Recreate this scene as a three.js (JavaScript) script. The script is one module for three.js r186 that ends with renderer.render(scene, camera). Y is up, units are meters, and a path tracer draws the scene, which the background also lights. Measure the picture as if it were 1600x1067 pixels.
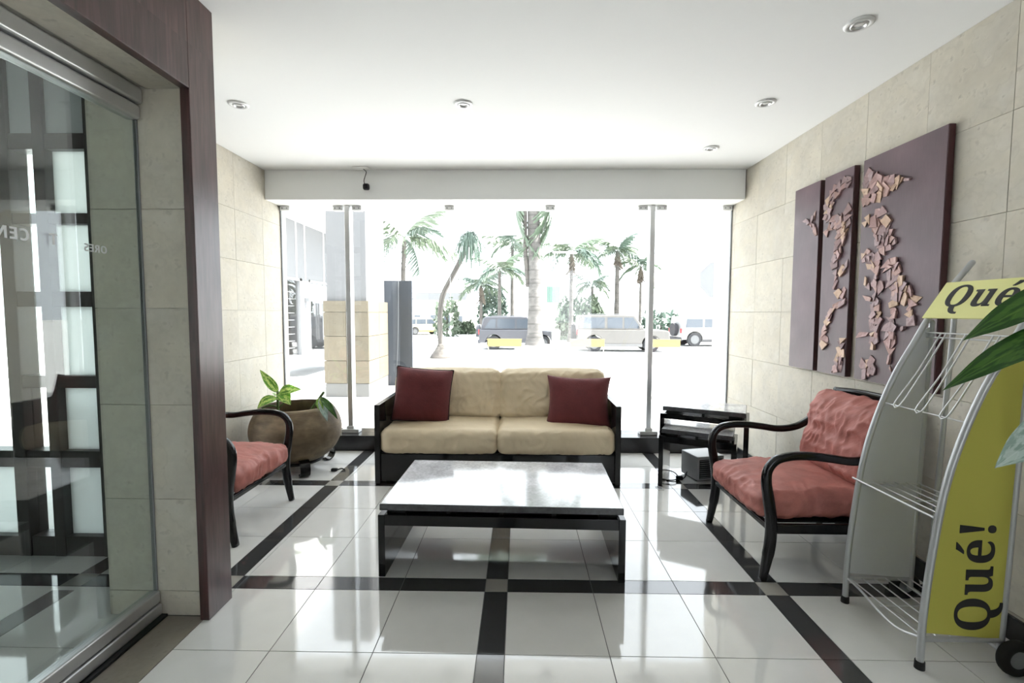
import * as THREE from 'three';
import { RoundedBoxGeometry } from 'three/addons/geometries/RoundedBoxGeometry.js';
import { TextGeometry } from 'three/addons/geometries/TextGeometry.js';
import { FontLoader } from 'three/addons/loaders/FontLoader.js';
import { mergeGeometries, mergeVertices, toCreasedNormals } from 'three/addons/utils/BufferGeometryUtils.js';

// ---------------------------------------------------------------- camera, sky, sun, exposure
// world: x right, y up, z = -distance in front of the photographer
const scene = new THREE.Scene();
const camera = new THREE.PerspectiveCamera(72.64, 1600 / 1067, 0.05, 400);
const CAM_H = 1.325, YAW = 0.0164, PITCH = 0.0612, ROLL = 0.0032;
camera.position.set(0, CAM_H, 0);
camera.rotation.order = 'YXZ';
camera.rotation.set(-PITCH, YAW, ROLL);
scene.add(camera);

const SKY = 4.8;                                    // bright hazy tropical sky
scene.background = new THREE.Color(0.88, 0.95, 1.0);
scene.backgroundIntensity = SKY;
const sun = new THREE.DirectionalLight(0xfffbf4, 24);
sun.position.set(24, 34, -15.4);
sun.target.position.set(0, 0, -14);
sun.castShadow = true;
sun.shadow.mapSize.set(4096, 4096);
Object.assign(sun.shadow.camera, { left: -32, right: 32, top: 32, bottom: -32, near: 1, far: 110 });
scene.add(sun, sun.target);

const renderer = new THREE.WebGLRenderer({ antialias: true });
renderer.toneMapping = THREE.LinearToneMapping;
renderer.toneMappingExposure = 1.12;
renderer.shadowMap.enabled = true;

// ---------------------------------------------------------------- helpers
let seed = 12345;
const rnd = () => { seed = (seed * 1664525 + 1013904223) >>> 0; return seed / 4294967296; };
const rr = (a, b) => a + (b - a) * rnd();
const V = (X, Y, D) => new THREE.Vector3(X, Y, -D);
const used = {};
const numbered = (n) => { const k = used[n] = (used[n] ?? -1) + 1; return k ? `${n}_${String(k).padStart(3, '0')}` : n; };
function tag(o, label, category, group) { o.userData.label = label; o.userData.category = category; if (group) o.userData.group = group; return o; }
function thing(name, label, category, [X, Y, D] = [0, 0, 0], turn = 0, group) {
  const g = new THREE.Group(); g.name = numbered(name); g.position.copy(V(X, Y, D)); g.rotation.y = turn; scene.add(g);
  return tag(g, label, category, group);
}
function structure(name, label, category) {
  const g = new THREE.Group(); g.name = numbered(name); g.userData.kind = 'structure'; scene.add(g); return tag(g, label, category);
}
function put(parent, name, geo, mat, label) {
  const m = new THREE.Mesh(Array.isArray(geo) ? merge(geo) : geo, mat); m.name = name; if (label) m.userData.label = label; parent.add(m); return m;
}
function merge(list) {
  const l = list.map((g) => { const h = g.index ? g.toNonIndexed() : g; for (const k of Object.keys(h.attributes)) if (!['position', 'normal', 'uv'].includes(k)) h.deleteAttribute(k); if (!h.attributes.uv) boxUV(h); return h; });
  return mergeGeometries(l);
}
// uv in metres from the side a face looks to
function boxUV(g) {
  const p = g.attributes.position, n = g.attributes.normal, uv = new Float32Array(p.count * 2);
  for (let i = 0; i < p.count; i++) {
    const ax = Math.abs(n.getX(i)), ay = Math.abs(n.getY(i)), az = Math.abs(n.getZ(i));
    const x = p.getX(i), y = p.getY(i), z = p.getZ(i);
    if (ax >= ay && ax >= az) { uv[2 * i] = z; uv[2 * i + 1] = y; } else if (ay >= az) { uv[2 * i] = x; uv[2 * i + 1] = z; } else { uv[2 * i] = x; uv[2 * i + 1] = y; }
  }
  g.setAttribute('uv', new THREE.BufferAttribute(uv, 2)); return g;
}
// box between two corners given as X, Y, D
function bx(X0, X1, Y0, Y1, D0, D1, r = 0) {
  const w = Math.abs(X1 - X0), h = Math.abs(Y1 - Y0), d = Math.abs(D1 - D0);
  const g = r ? new RoundedBoxGeometry(w, h, d, 2, Math.min(r, w / 2.01, h / 2.01, d / 2.01)) : new THREE.BoxGeometry(w, h, d);
  g.translate((X0 + X1) / 2, (Y0 + Y1) / 2, -(D0 + D1) / 2); return boxUV(g.index ? g.toNonIndexed() : g);
}
// box given by centre and size in local axes
function lb(w, h, d, x = 0, y = 0, z = 0, r = 0) {
  const g = r ? new RoundedBoxGeometry(w, h, d, 2, Math.min(r, w / 2.01, h / 2.01, d / 2.01)) : new THREE.BoxGeometry(w, h, d);
  g.translate(x, y, z); return boxUV(g.index ? g.toNonIndexed() : g);
}
function tube(pts, r, seg = 24, rad = 8, closed = false) {
  const c = new THREE.CatmullRomCurve3(pts, closed, 'centripetal');
  const t = new THREE.TubeGeometry(c, seg, r, rad, closed);
  const caps = closed ? [] : [0, 1].map((k) => { const s = new THREE.SphereGeometry(r, rad, 6); s.translate(...c.getPoint(k).toArray()); return s; });
  return merge([t, ...caps]);
}
function rod(a, b, r, rad = 8) {
  const d = b.clone().sub(a), g = new THREE.CylinderGeometry(r, r, d.length(), rad);
  g.applyQuaternion(new THREE.Quaternion().setFromUnitVectors(new THREE.Vector3(0, 1, 0), d.clone().normalize()));
  g.translate(...a.clone().add(b).multiplyScalar(0.5).toArray()); return g.toNonIndexed();
}
// sweep of an ellipse along a smooth curve; binormal fixed; radii(t) gives [across the curve, along the binormal]
function sweep(pts, radii, bin, n = 48, rad = 14) {
  const c = new THREE.CatmullRomCurve3(pts, false, 'centripetal'), pos = [], idx = [];
  for (let i = 0; i <= n; i++) {
    const t = i / n, p = c.getPointAt(t), T = c.getTangentAt(t), N = new THREE.Vector3().crossVectors(bin, T).normalize(), B = new THREE.Vector3().crossVectors(T, N), [a, b] = radii(t);
    for (let k = 0; k < rad; k++) {
      const th = k / rad * 2 * Math.PI, ca = Math.cos(th), sa = Math.sin(th), e = 0.75;
      const x = Math.sign(ca) * Math.abs(ca) ** e * a, y = Math.sign(sa) * Math.abs(sa) ** e * b;
      pos.push(p.x + N.x * x + B.x * y, p.y + N.y * x + B.y * y, p.z + N.z * x + B.z * y);
    }
  }
  for (let i = 0; i < n; i++) for (let k = 0; k < rad; k++) { const a = i * rad + k, b = i * rad + (k + 1) % rad; idx.push(a, b, a + rad, b, b + rad, a + rad); }
  for (const [row, flip] of [[0, 1], [n, 0]]) { const p = c.getPointAt(row / n), q = pos.length / 3; pos.push(p.x, p.y, p.z); for (let k = 0; k < rad; k++) { const a = row * rad + k, b = row * rad + (k + 1) % rad; flip ? idx.push(q, b, a) : idx.push(q, a, b); } }
  const g = new THREE.BufferGeometry(); g.setAttribute('position', new THREE.Float32BufferAttribute(pos, 3)); g.setIndex(idx); g.computeVertexNormals();
  return boxUV(g.toNonIndexed());
}
// extruded outline in the local x-y plane, centred on z
function prism(points, depth, bevel = 0, holes = []) {
  const s = new THREE.Shape(points.map((p) => new THREE.Vector2(...p)));
  for (const h of holes) s.holes.push(new THREE.Path(h.map((p) => new THREE.Vector2(...p))));
  const g = new THREE.ExtrudeGeometry(s, { depth: depth - 2 * bevel, bevelEnabled: bevel > 0, bevelThickness: bevel, bevelSize: bevel, bevelOffset: -bevel, bevelSegments: 2, curveSegments: 10 });
  g.translate(0, 0, -depth / 2 + bevel); return boxUV(g.index ? g.toNonIndexed() : g);
}
function lathe(pts, seg = 40) { return new THREE.LatheGeometry(pts.map((p) => new THREE.Vector2(...p)), seg).toNonIndexed(); }

// ---- noise that repeats
function hash(x, y, s) { let h = (x * 374761393 + y * 668265263 + s * 1274126177) | 0; h = Math.imul(h ^ (h >>> 13), 1274126177); return ((h ^ (h >>> 16)) >>> 0) / 4294967296; }
function pn(x, y, per, s) {
  const xi = Math.floor(x), yi = Math.floor(y), fx = x - xi, fy = y - yi, u = fx * fx * (3 - 2 * fx), v = fy * fy * (3 - 2 * fy), m = (a) => ((a % per) + per) % per;
  const a = hash(m(xi), m(yi), s), b = hash(m(xi + 1), m(yi), s), c = hash(m(xi), m(yi + 1), s), d = hash(m(xi + 1), m(yi + 1), s);
  return a + (b - a) * u + (c - a) * v + (a - b - c + d) * u * v;
}
function fbm(u, v, per, oct, s) { let r = 0, a = 0.5, t = 0; for (let o = 0; o < oct; o++) { r += a * pn(u * per, v * per, per, s + o); t += a; a *= 0.5; per *= 2; } return r / t; }
function tex(size, metres, fn, srgb = true) {
  const d = new Uint8Array(size * size * 4);
  for (let y = 0; y < size; y++) for (let x = 0; x < size; x++) {
    const c = fn(x / size, y / size), i = 4 * (y * size + x);
    for (let k = 0; k < 3; k++) d[i + k] = Math.max(0, Math.min(255, (Array.isArray(c) ? c[k] : c) * 255));
    d[i + 3] = 255;
  }
  const t = new THREE.DataTexture(d, size, size); t.wrapS = t.wrapT = THREE.RepeatWrapping; t.magFilter = THREE.LinearFilter; t.minFilter = THREE.LinearMipmapLinearFilter; t.generateMipmaps = true;
  if (srgb) t.colorSpace = THREE.SRGBColorSpace; t.repeat.set(1 / metres, 1 / metres); t.needsUpdate = true; return t;
}
const noise3 = (x, y, z, s = 1) => { // smooth, not repeating
  const zi = Math.floor(z), f = z - zi, w = f * f * (3 - 2 * f); return pn(x + 500, y + 500, 100000, s + zi * 17) * (1 - w) + pn(x + 500, y + 500, 100000, s + (zi + 1) * 17) * w;
};

// ---------------------------------------------------------------- materials
const std = (o) => new THREE.MeshStandardMaterial(o), phy = (o) => new THREE.MeshPhysicalMaterial(o);
const lin = (r, g, b) => new THREE.Color().setRGB(r, g, b);
const M = {};
const stoneMap = tex(512, 0.9, (u, v) => {
  const a = fbm(u, v, 5, 5, 3), b = fbm(u, v, 32, 3, 9), c = fbm(u + 0.3, v, 10, 4, 21), vein = Math.max(0, 1 - Math.abs(c - 0.5) * 22) * 0.05, pit = b > 0.70 ? (b - 0.70) * 0.5 : 0;
  const k = 0.95 + (a - 0.5) * 0.11 + (b - 0.5) * 0.06 - vein * 0.5 - pit; return [k, k * (0.995 + (c - 0.5) * 0.015), k * (0.975 + (c - 0.5) * 0.05)];
});
const stoneBump = tex(512, 0.9, (u, v) => { const b = fbm(u, v, 32, 4, 9); return 0.5 + (fbm(u, v, 8, 4, 3) - 0.5) * 0.5 - (b > 0.66 ? (b - 0.66) * 2.0 : 0); }, false);
M.stone = [[0.645, 0.615, 0.553], [0.66, 0.631, 0.570], [0.632, 0.602, 0.541], [0.65, 0.615, 0.548]].map((c) => std({ color: lin(...c), map: stoneMap, bumpMap: stoneBump, bumpScale: 0.0025, roughness: 0.75 }));
M.mortar = std({ color: lin(0.46, 0.445, 0.395), roughness: 0.95 });
const tileMap = tex(256, 0.8, (u, v) => { const k = 0.97 + (fbm(u, v, 8, 4, 5) - 0.5) * 0.035; return [k, k, k * 0.995]; });
const tileRough = tex(256, 1.1, (u, v) => 0.75 + (fbm(u, v, 6, 4, 8) - 0.5) * 0.5, false);
M.tile = [0.79, 0.81, 0.80].map((k) => phy({ color: lin(k, k * 0.995, k * 0.975), map: tileMap, roughness: 0.075, roughnessMap: tileRough, ior: 1.82 }));
M.band = [0.05, 0.058].map((k) => phy({ color: lin(k, k * 1.01, k * 1.04), roughness: 0.085, roughnessMap: tileRough, ior: 1.75 }));
M.cross = phy({ color: lin(0.42, 0.40, 0.365), map: tileMap, roughness: 0.09, ior: 1.8 });
M.grout = std({ color: lin(0.13, 0.13, 0.13), roughness: 0.9 });
const plasterBump = tex(256, 1.5, (u, v) => fbm(u, v, 12, 4, 4), false);
M.ceiling = std({ color: lin(0.79, 0.80, 0.80), roughness: 0.9, bumpMap: plasterBump, bumpScale: 0.0015 });
M.beam = std({ color: lin(0.76, 0.77, 0.76), roughness: 0.7, bumpMap: plasterBump, bumpScale: 0.001 });
const woodMap = tex(512, 0.6, (u, v) => { const g = fbm(u, v * 0.08 + 0.2, 64, 3, 6), w = fbm(u, v * 0.2, 16, 3, 2), k = 0.72 + (g - 0.5) * 0.34 + (w - 0.5) * 0.3; return [k, k * 0.97, k * 0.97]; });
M.wood = phy({ color: lin(0.135, 0.068, 0.066), map: woodMap, roughness: 0.34, clearcoat: 0.4, clearcoatRoughness: 0.25 });
M.black = phy({ color: lin(0.008, 0.008, 0.009), roughness: 0.11, ior: 1.45, specularIntensity: 0.75 });
M.blackMatt = phy({ color: lin(0.010, 0.010, 0.011), roughness: 0.5, specularIntensity: 0.5 });
M.plinth = phy({ color: lin(0.016, 0.016, 0.018), roughness: 0.22 });
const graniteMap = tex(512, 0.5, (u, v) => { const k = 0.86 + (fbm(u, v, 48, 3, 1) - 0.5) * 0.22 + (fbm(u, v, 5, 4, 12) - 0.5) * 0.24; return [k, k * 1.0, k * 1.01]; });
M.graniteEdge = phy({ color: lin(0.085, 0.086, 0.09), map: graniteMap, roughness: 0.2 });  // dark copy of the table stone, for its shaded edge
M.graniteGlare = phy({ color: lin(0.80, 0.81, 0.82), map: graniteMap, roughness: 0.09, ior: 1.95 });  // pale copy of the table stone, window glare painted into the colour
const leatherBump = tex(512, 0.35, (u, v) => fbm(u, v, 40, 3, 14), false);
const leatherMap = tex(256, 0.4, (u, v) => { const k = 0.965 + (fbm(u, v, 4, 4, 31) - 0.5) * 0.06; return [k, k * 0.995, k * 0.985]; });
const fabricMap = tex(256, 0.3, (u, v) => { const k = 0.93 + (fbm(u, v, 6, 4, 31) - 0.5) * 0.16 + (pn(u * 128, v * 128, 128, 3) - 0.5) * 0.06; return [k, k, k]; });
M.cream = std({ color: lin(0.685, 0.575, 0.405), map: leatherMap, bumpMap: leatherBump, bumpScale: 0.0008, roughness: 0.55 });
M.maroon = std({ color: lin(0.125, 0.022, 0.024), map: fabricMap, bumpMap: leatherBump, bumpScale: 0.001, roughness: 0.85 });
M.terracotta = phy({ color: lin(0.47, 0.165, 0.135), map: fabricMap, bumpMap: leatherBump, bumpScale: 0.0008, roughness: 0.62, sheen: 0.3, sheenColor: lin(0.8, 0.4, 0.35), sheenRoughness: 0.5 });
M.alu = std({ color: lin(0.62, 0.63, 0.64), metalness: 0.85, roughness: 0.34 });
M.aluMatt = std({ color: lin(0.66, 0.67, 0.67), metalness: 0.25, roughness: 0.45 });
M.steel = std({ color: lin(0.55, 0.56, 0.57), metalness: 0.9, roughness: 0.3 });
M.glass = phy({ color: 0xffffff, transmission: 1, thickness: 0, roughness: 0, ior: 1.45 });
M.doorGlass = phy({ color: lin(0.80, 0.84, 0.82), transmission: 1, thickness: 0, roughness: 0, ior: 1.55 });
M.frosted = phy({ color: lin(0.92, 0.95, 0.95), transmission: 0.75, thickness: 0, roughness: 0.95 });
M.rubber = std({ color: lin(0.012, 0.012, 0.012), roughness: 0.8 });
M.white = std({ color: lin(0.82, 0.82, 0.81), roughness: 0.6 });
M.greyPaint = std({ color: lin(0.24, 0.25, 0.26), roughness: 0.55 });
M.darkFrame = phy({ color: lin(0.045, 0.04, 0.038), roughness: 0.35 });

// ---------------------------------------------------------------- the room: measures
const CEIL = 2.61, XR = 2.03, XL = -2.33, D_BEAM = 4.25, BEAM_Y = 2.345, D_GLASS = 4.52, D_REAR = -3.2;
const T = 0.4073, B = 0.1078, PER = 3 * T + B, XC = -0.107, DC = 2.188;   // floor lattice: three tiles and a dark band

// floor of separate tiles on a grout bed
{
  const f = structure('floor', 'polished white floor tiles with a grid of dark bands', 'floor');
  put(f, 'grout_bed', [bx(-1.36, XR + 0.2, -0.06, -0.0025, D_REAR - 0.2, 4.40), bx(XL - 0.15, -1.36, -0.06, -0.0025, 2.0, 4.40), bx(-4.2, -1.36, -0.06, -0.0025, D_REAR - 0.2, 2.0), bx(-4.2, XL - 0.15, -0.06, -0.0025, 2.0, 2.5)], M.grout);
  const G = 0.0018, cache = {};
  const piece = (name, mat, X0, X1, D0, D1) => {
    const w = X1 - X0 - 2 * G, d = D1 - D0 - 2 * G; if (w < 0.015 || d < 0.015) return;
    const key = w.toFixed(3) + '/' + d.toFixed(3);
    const m = new THREE.Mesh(cache[key] ??= lb(w, 0.012, d, 0, -0.006, 0), mat); m.name = name; m.position.copy(V((X0 + X1) / 2, (hash(Math.round(X0 * 50), Math.round(D0 * 50), 4) - 0.5) * 0.0003, (D0 + D1) / 2)); f.add(m);
  };
  const cells = (c, lo, hi) => { // [start, end, is band] along one axis; c is a band's centre
    const out = [];
    for (let n = -6; n < 7; n++) { const s = c + n * PER - B / 2; out.push([s, s + B, true]); for (let k = 0; k < 3; k++) out.push([s + B + k * T, s + B + (k + 1) * T, false]); }
    return out.map(([a, b, t]) => [Math.max(a, lo), Math.min(b, hi), t]).filter(([a, b]) => b - a > 0.01);
  };
  const lay = (xc, X0, X1, D0, D1) => {
    for (const [a, b, bandX] of cells(xc, X0, X1)) for (const [c, d, bandD] of cells(DC, D0, D1)) {
      const h = hash(Math.round(a * 100), Math.round(c * 100), 7);
      if (bandX && bandD) piece('crossing_tile', M.cross, a, b, c, d);
      else if (bandX || bandD) piece('band_tile', M.band[h > 0.5 ? 1 : 0], a, b, c, d);
      else piece('tile', M.tile[Math.floor(h * 3)], a, b, c, d);
    }
  };
  lay(XC, -1.36, XR - 0.02, 1.0, 4.36);
  lay(XC, XL + 0.02, -1.36, 2.10, 4.36);
  lay(-2.17, -3.6, -1.56, 0.9, 2.44);
  put(f, 'tile_field', [bx(-1.36, XR, -0.012, 0, D_REAR, 1.0)], M.tile[1]);
  put(f, 'tile_field', [bx(-4.2, -1.56, -0.012, 0, D_REAR, 0.9), bx(-4.2, -3.6, -0.012, 0, 0.9, 2.44)], M.tile[1]);
  put(f, 'threshold', bx(-1.56, -1.362, -0.012, 0.001, -0.6, 1.925), std({ color: lin(0.30, 0.275, 0.24), map: stoneMap, roughness: 0.4 }), 'brown-grey stone threshold strip');
}
// ceiling and roof
{
  const c = structure('ceiling', 'flat white plaster ceiling', 'ceiling');
  put(c, 'plaster', bx(-4.4, XR + 0.25, CEIL, CEIL + 0.14, D_REAR - 0.2, 4.75), M.ceiling);
  const r = structure('roof', 'concrete roof slab above the lobby', 'roof');
  put(r, 'slab', bx(-4.6, XR + 0.6, CEIL + 0.15, CEIL + 0.5, D_REAR - 0.5, 4.78), M.beam);
}
// stone clad walls
function clad(parent, axis, at, out, a0, a1, y0, y1, stepA0 = 0.0) { // slabs 0.41 square on the plane axis = at, facing out
  const S = 0.41, g = 0.0011, t = 0.012, cache = {};
  const rows = [y0]; for (let y = 0.11; y < y1 - 0.05; y += S) if (y > y0 + 0.02) rows.push(y); rows.push(y1); if (rows.length > 2 && y1 - rows[rows.length - 2] < 0.1) rows.splice(rows.length - 2, 1);
  const cols = [a0]; for (let a = Math.ceil((a0 - stepA0) / S) * S + stepA0; a < a1 - 0.03; a += S) if (a > a0 + 0.03) cols.push(a); cols.push(a1);
  for (let i = 0; i + 1 < cols.length; i++) for (let j = 0; j + 1 < rows.length; j++) {
    const w = cols[i + 1] - cols[i] - 2 * g, h = rows[j + 1] - rows[j] - 2 * g, ca = (cols[i] + cols[i + 1]) / 2, cy = (rows[j] + rows[j + 1]) / 2, q = hash(i + 13 * Math.round(at * 10), j, 3), key = `${w.toFixed(3)}/${h.toFixed(3)}/${Math.floor(q * 8)}`;
    const proud = (hash(i, j, 8) - 0.5) * 0.0016;
    const geo = cache[key] ??= (() => { const G = axis === 'x' ? lb(t, h, w) : lb(w, h, t); const u = G.attributes.uv; for (let k = 0; k < u.count; k++) u.setXY(k, u.getX(k) + Math.floor(q * 8) * 0.37, u.getY(k) + Math.floor(q * 8) * 0.61); return G; })();
    const m = new THREE.Mesh(geo, M.stone[Math.floor(hash(i, j, 5) * 4)]); m.name = 'stone_slab';
    if (axis === 'x') m.position.copy(V(at + out * (t / 2 + proud), cy, ca)); else m.position.copy(V(ca, cy, at - out * (t / 2 + proud)));
    parent.add(m);
  }
}
{
  const w = structure('wall_right', 'beige stone slab wall behind the artwork', 'wall');
  put(w, 'backing', bx(XR + 0.0, XR + 0.22, -0.05, CEIL, D_REAR - 0.2, 4.90), M.mortar);
  clad(w, 'x', XR, -1, 1.57, 4.90, 0, CEIL, -0.06);
  put(w, 'plain_cladding', bx(XR - 0.012, XR, 0, CEIL, D_REAR, 1.57), M.stone[0]);
  const b = structure('baseboard_right', 'black skirting board along the right stone wall', 'baseboard');
  put(b, 'board', bx(XR - 0.028, XR - 0.0125, 0, 0.10, D_REAR, 4.36, 0.003), M.plinth);
}
{
  const w = structure('wall_left', 'pale beige stone slab wall beside the planter', 'wall');
  put(w, 'backing', [bx(XL - 0.15, XL, -0.05, CEIL, 3.5, 4.62), bx(XL - 0.15, XL, 2.2, CEIL, 2.5, 3.5)], M.mortar);
  clad(w, 'x', XL, 1, 3.5, 4.62, 0, CEIL, 0.1);
  clad(w, 'x', XL, 1, 2.5, 3.5, 2.2, CEIL, 0.1);
  const s = structure('window_3', 'added clear side window, out of view, that lights the alcove and frosted panes', 'window');  // unseen window, put in to light the frosted panes and alcove
  put(s, 'pane', bx(XL - 0.08, XL - 0.07, 0.04, 2.2, 2.52, 3.5), M.glass);
  put(s, 'sill', bx(XL - 0.12, XL - 0.02, 0, 0.04, 2.5, 3.5), M.darkFrame);
}
{
  const w = structure('wall_front', 'white plastered beam above the shop window', 'wall');
  put(w, 'beam', bx(XL + 0.012, XR - 0.02, BEAM_Y, CEIL, D_BEAM, 4.72, 0.006), M.beam);
  const p = structure('trim_1', 'black polished plinth under the shop window', 'plinth');
  put(p, 'kerb', bx(XL + 0.012, XR - 0.012, 0, 0.148, 4.36, 4.66, 0.004), M.plinth);
}
{ // rear of the lobby behind the photographer, unseen openings added for fill light
  const w = structure('wall_rear', 'white wall behind the seating area with tall glazed openings added for fill light', 'wall');
  const O0 = 0.85, O1 = 1.9, Y0 = 0.25, Y1 = 2.45;
  put(w, 'plaster', [bx(-1.33, O0, 0, CEIL, D_REAR - 0.2, D_REAR), bx(O1, XR, 0, CEIL, D_REAR - 0.2, D_REAR), bx(O0, O1, 0, Y0, D_REAR - 0.2, D_REAR), bx(O0, O1, Y1, CEIL, D_REAR - 0.2, D_REAR),
    bx(-4.2, -3.9, 0, CEIL, D_REAR - 0.2, D_REAR), bx(-2.8, -1.33, 0, CEIL, D_REAR - 0.2, D_REAR), bx(-3.9, -2.8, Y1, CEIL, D_REAR - 0.2, D_REAR), bx(-3.9, -2.8, 0, Y0, D_REAR - 0.2, D_REAR)], M.ceiling);
  const g = structure('window_4', 'tall plain glass panes in the openings added for fill light', 'window');  // unseen panes, sized and placed for soft fill from behind
  for (const [a, b] of [[0.85, 1.9], [-3.9, -2.8]]) put(g, 'pane', bx(a + 0.02, b - 0.02, Y0, Y1, D_REAR - 0.11, D_REAR - 0.1), M.glass);
  const o = structure('wall_outer', 'white far wall of the entrance lobby', 'wall');
  put(o, 'plaster', bx(-4.4, -4.2, -0.05, CEIL, D_REAR - 0.2, 2.6), M.ceiling);
}

// ---------------------------------------------------------------- shop window
{
  const w = structure('window_1', 'large frameless shop window with aluminium posts and clamp fittings', 'window');
  const seams = [XL + 0.02, -1.655, -0.675, 0.285, 1.255, XR - 0.02];
  for (let i = 0; i < 5; i++) put(w, 'pane', bx(seams[i] + 0.002, seams[i + 1] - 0.002, 0.15, BEAM_Y, D_GLASS - 0.005, D_GLASS + 0.005), M.glass);
  for (const x of [-1.655, 1.255]) {
    put(w, 'post', bx(x - 0.024, x + 0.024, 0.15, BEAM_Y, D_GLASS - 0.05, D_GLASS + 0.05, 0.006), M.alu);
    put(w, 'post_shoe', [bx(x - 0.085, x + 0.085, 0.148, 0.185, D_GLASS - 0.065, D_GLASS + 0.03, 0.006), bx(x - 0.035, x + 0.035, 0.18, 0.215, D_GLASS - 0.058, D_GLASS + 0.03, 0.006)], M.aluMatt);
  }
  const clip = (x) => {
    const c = put(w, 'clamp', bx(x - 0.045, x + 0.045, BEAM_Y - 0.045, BEAM_Y, D_GLASS - 0.035, D_GLASS + 0.03, 0.005), M.aluMatt);
    for (const s of [-1, 1]) { const g = new THREE.CylinderGeometry(0.007, 0.007, 0.004, 12); g.rotateX(Math.PI / 2); g.translate(x + s * 0.022, BEAM_Y - 0.024, -(D_GLASS - 0.036)); put(c, 'screw', g, M.greyPaint); }
  };
  for (const x of [-1.75, -1.565, -0.675, 0.285, 1.165, 1.345, XL + 0.07, XR - 0.07]) clip(x);
  put(w, 'edge_seal', [bx(XL + 0.012, XL + 0.024, 0.15, BEAM_Y, D_GLASS - 0.012, D_GLASS + 0.012), bx(XR - 0.024, XR - 0.012, 0.15, BEAM_Y, D_GLASS - 0.012, D_GLASS + 0.012)], M.greyPaint);
}

// ---------------------------------------------------------------- doorway with the sliding glass door
{
  const t = structure('trim_2', 'dark purple-brown timber surround of the doorway', 'door surround');
  put(t, 'post', bx(-1.37, -1.33, 0, CEIL, 1.90, 2.06, 0.003), M.wood);
  put(t, 'header', bx(-1.37, -1.33, 2.222, CEIL, -0.7, 1.90, 0.003), M.wood);
  const w = structure('wall_door', 'beige stone pier and lintel around the sliding door', 'wall');
  put(w, 'backing', [bx(-1.79, -1.37, -0.05, CEIL, 1.945, 2.08), bx(-1.79, -1.69, -0.05, CEIL, 2.08, 2.5), bx(-1.60, -1.37, 2.25, CEIL, -0.7, 1.945), bx(-1.60, -1.33, -0.05, CEIL, D_REAR, -0.7)], M.mortar);
  clad(w, 'z', 1.945, 1, -1.79, -1.37, 0, 2.236, -1.375);
  put(w, 'lintel_soffit', bx(-1.532, -1.37, 2.236, 2.25, -0.7, 1.94), M.stone[1]);
  put(w, 'pier_back', [bx(-1.69, -1.375, 0, CEIL, 2.08, 2.095), bx(-1.69, -1.675, 0, CEIL, 2.095, 2.5)], M.stone[0]);

  const d = structure('door_1', 'sliding glass door with brushed aluminium rails', 'door');
  const X0 = -1.61, X1 = -1.55;
  put(d, 'top_rail', [bx(X0, X1, 2.105, 2.165, -0.7, 1.925, 0.012), bx(X0, X1 + 0.012, 2.168, 2.232, -0.7, 1.925, 0.01)], M.alu);
  put(d, 'bottom_rail', [bx(X0, X1, 0.012, 0.062, -0.7, 1.925, 0.008), bx(X0 + 0.006, X1 - 0.006, 0.065, 0.118, -0.7, 1.925, 0.008)], M.alu);
  put(d, 'floor_track', bx(X0 - 0.01, X1 + 0.02, 0.001, 0.012, -0.7, 1.925), M.blackMatt);
  const pane = put(d, 'pane', bx(-1.585, -1.575, 0.115, 2.11, -0.7, 1.925), M.doorGlass);
  put(d, 'edge_seal', bx(-1.588, -1.572, 0.115, 2.11, 1.925, 1.932), M.greyPaint);
  const font = await new FontLoader().loadAsync('fonts/droid/droid_sans_bold.typeface.json');
  const word = (s, size, D, Y) => { const g = new TextGeometry(s, { font, size, depth: 0.001, curveSegments: 5 }); g.rotateY(-Math.PI / 2); g.translate(-1.5745, Y, -D); return g; };
  put(pane, 'lettering', [word('ORES', 0.028, 1.765, 1.545), word('T', 0.038, 1.575, 1.55), word('CEN', 0.038, 1.485, 1.55)], std({ color: lin(0.75, 0.77, 0.78), roughness: 0.6 }), 'small white letters reading from the other side');
}
// glazed screen of the lobby seen through the sliding door
{
  const w = structure('window_2', 'dark framed screen with frosted white panes inside the lobby', 'window');
  const D = 2.45, post = (a, b) => put(w, 'post', bx(a, b, 0, CEIL, D - 0.05, D + 0.05, 0.004), M.darkFrame);
  post(-2.24, -1.79); post(-2.51, -2.45); post(-2.71, -2.64); post(-4.2, -3.5);
  const bars = [[0, 0.11], [0.49, 0.58], [0.92, 0.985], [1.35, 1.43], [1.78, 1.835], [2.16, 2.24]];
  for (const [a, b] of [[-2.45, -2.24], [-2.64, -2.51], [-3.5, -2.71]]) for (const [y0, y1] of bars) {
    if (a === -3.5 && y0 > 0.6 && y0 < 2) continue;
    put(w, 'rail', bx(a, b, y0, y1, D - 0.045, D + 0.045, 0.003), M.darkFrame);
  }
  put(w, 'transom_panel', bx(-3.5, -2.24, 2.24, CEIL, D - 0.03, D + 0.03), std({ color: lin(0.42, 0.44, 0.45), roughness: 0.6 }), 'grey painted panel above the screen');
  for (let i = 0; i < 5; i++) put(w, 'frosted_pane', bx(-2.45, -2.24, bars[i][1], bars[i + 1][0], D - 0.004, D + 0.004), M.frosted);
  for (let i = 0; i < 5; i++) put(w, 'pane', bx(-2.64, -2.51, bars[i][1], bars[i + 1][0], D - 0.004, D + 0.004), M.glass);
  put(w, 'pane', bx(-3.5, -2.71, 0.58, 2.16, D - 0.004, D + 0.004), M.glass);
  put(w, 'frosted_pane', bx(-3.5, -2.71, 0.11, 0.49, D - 0.004, D + 0.004), M.frosted);
}

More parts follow.
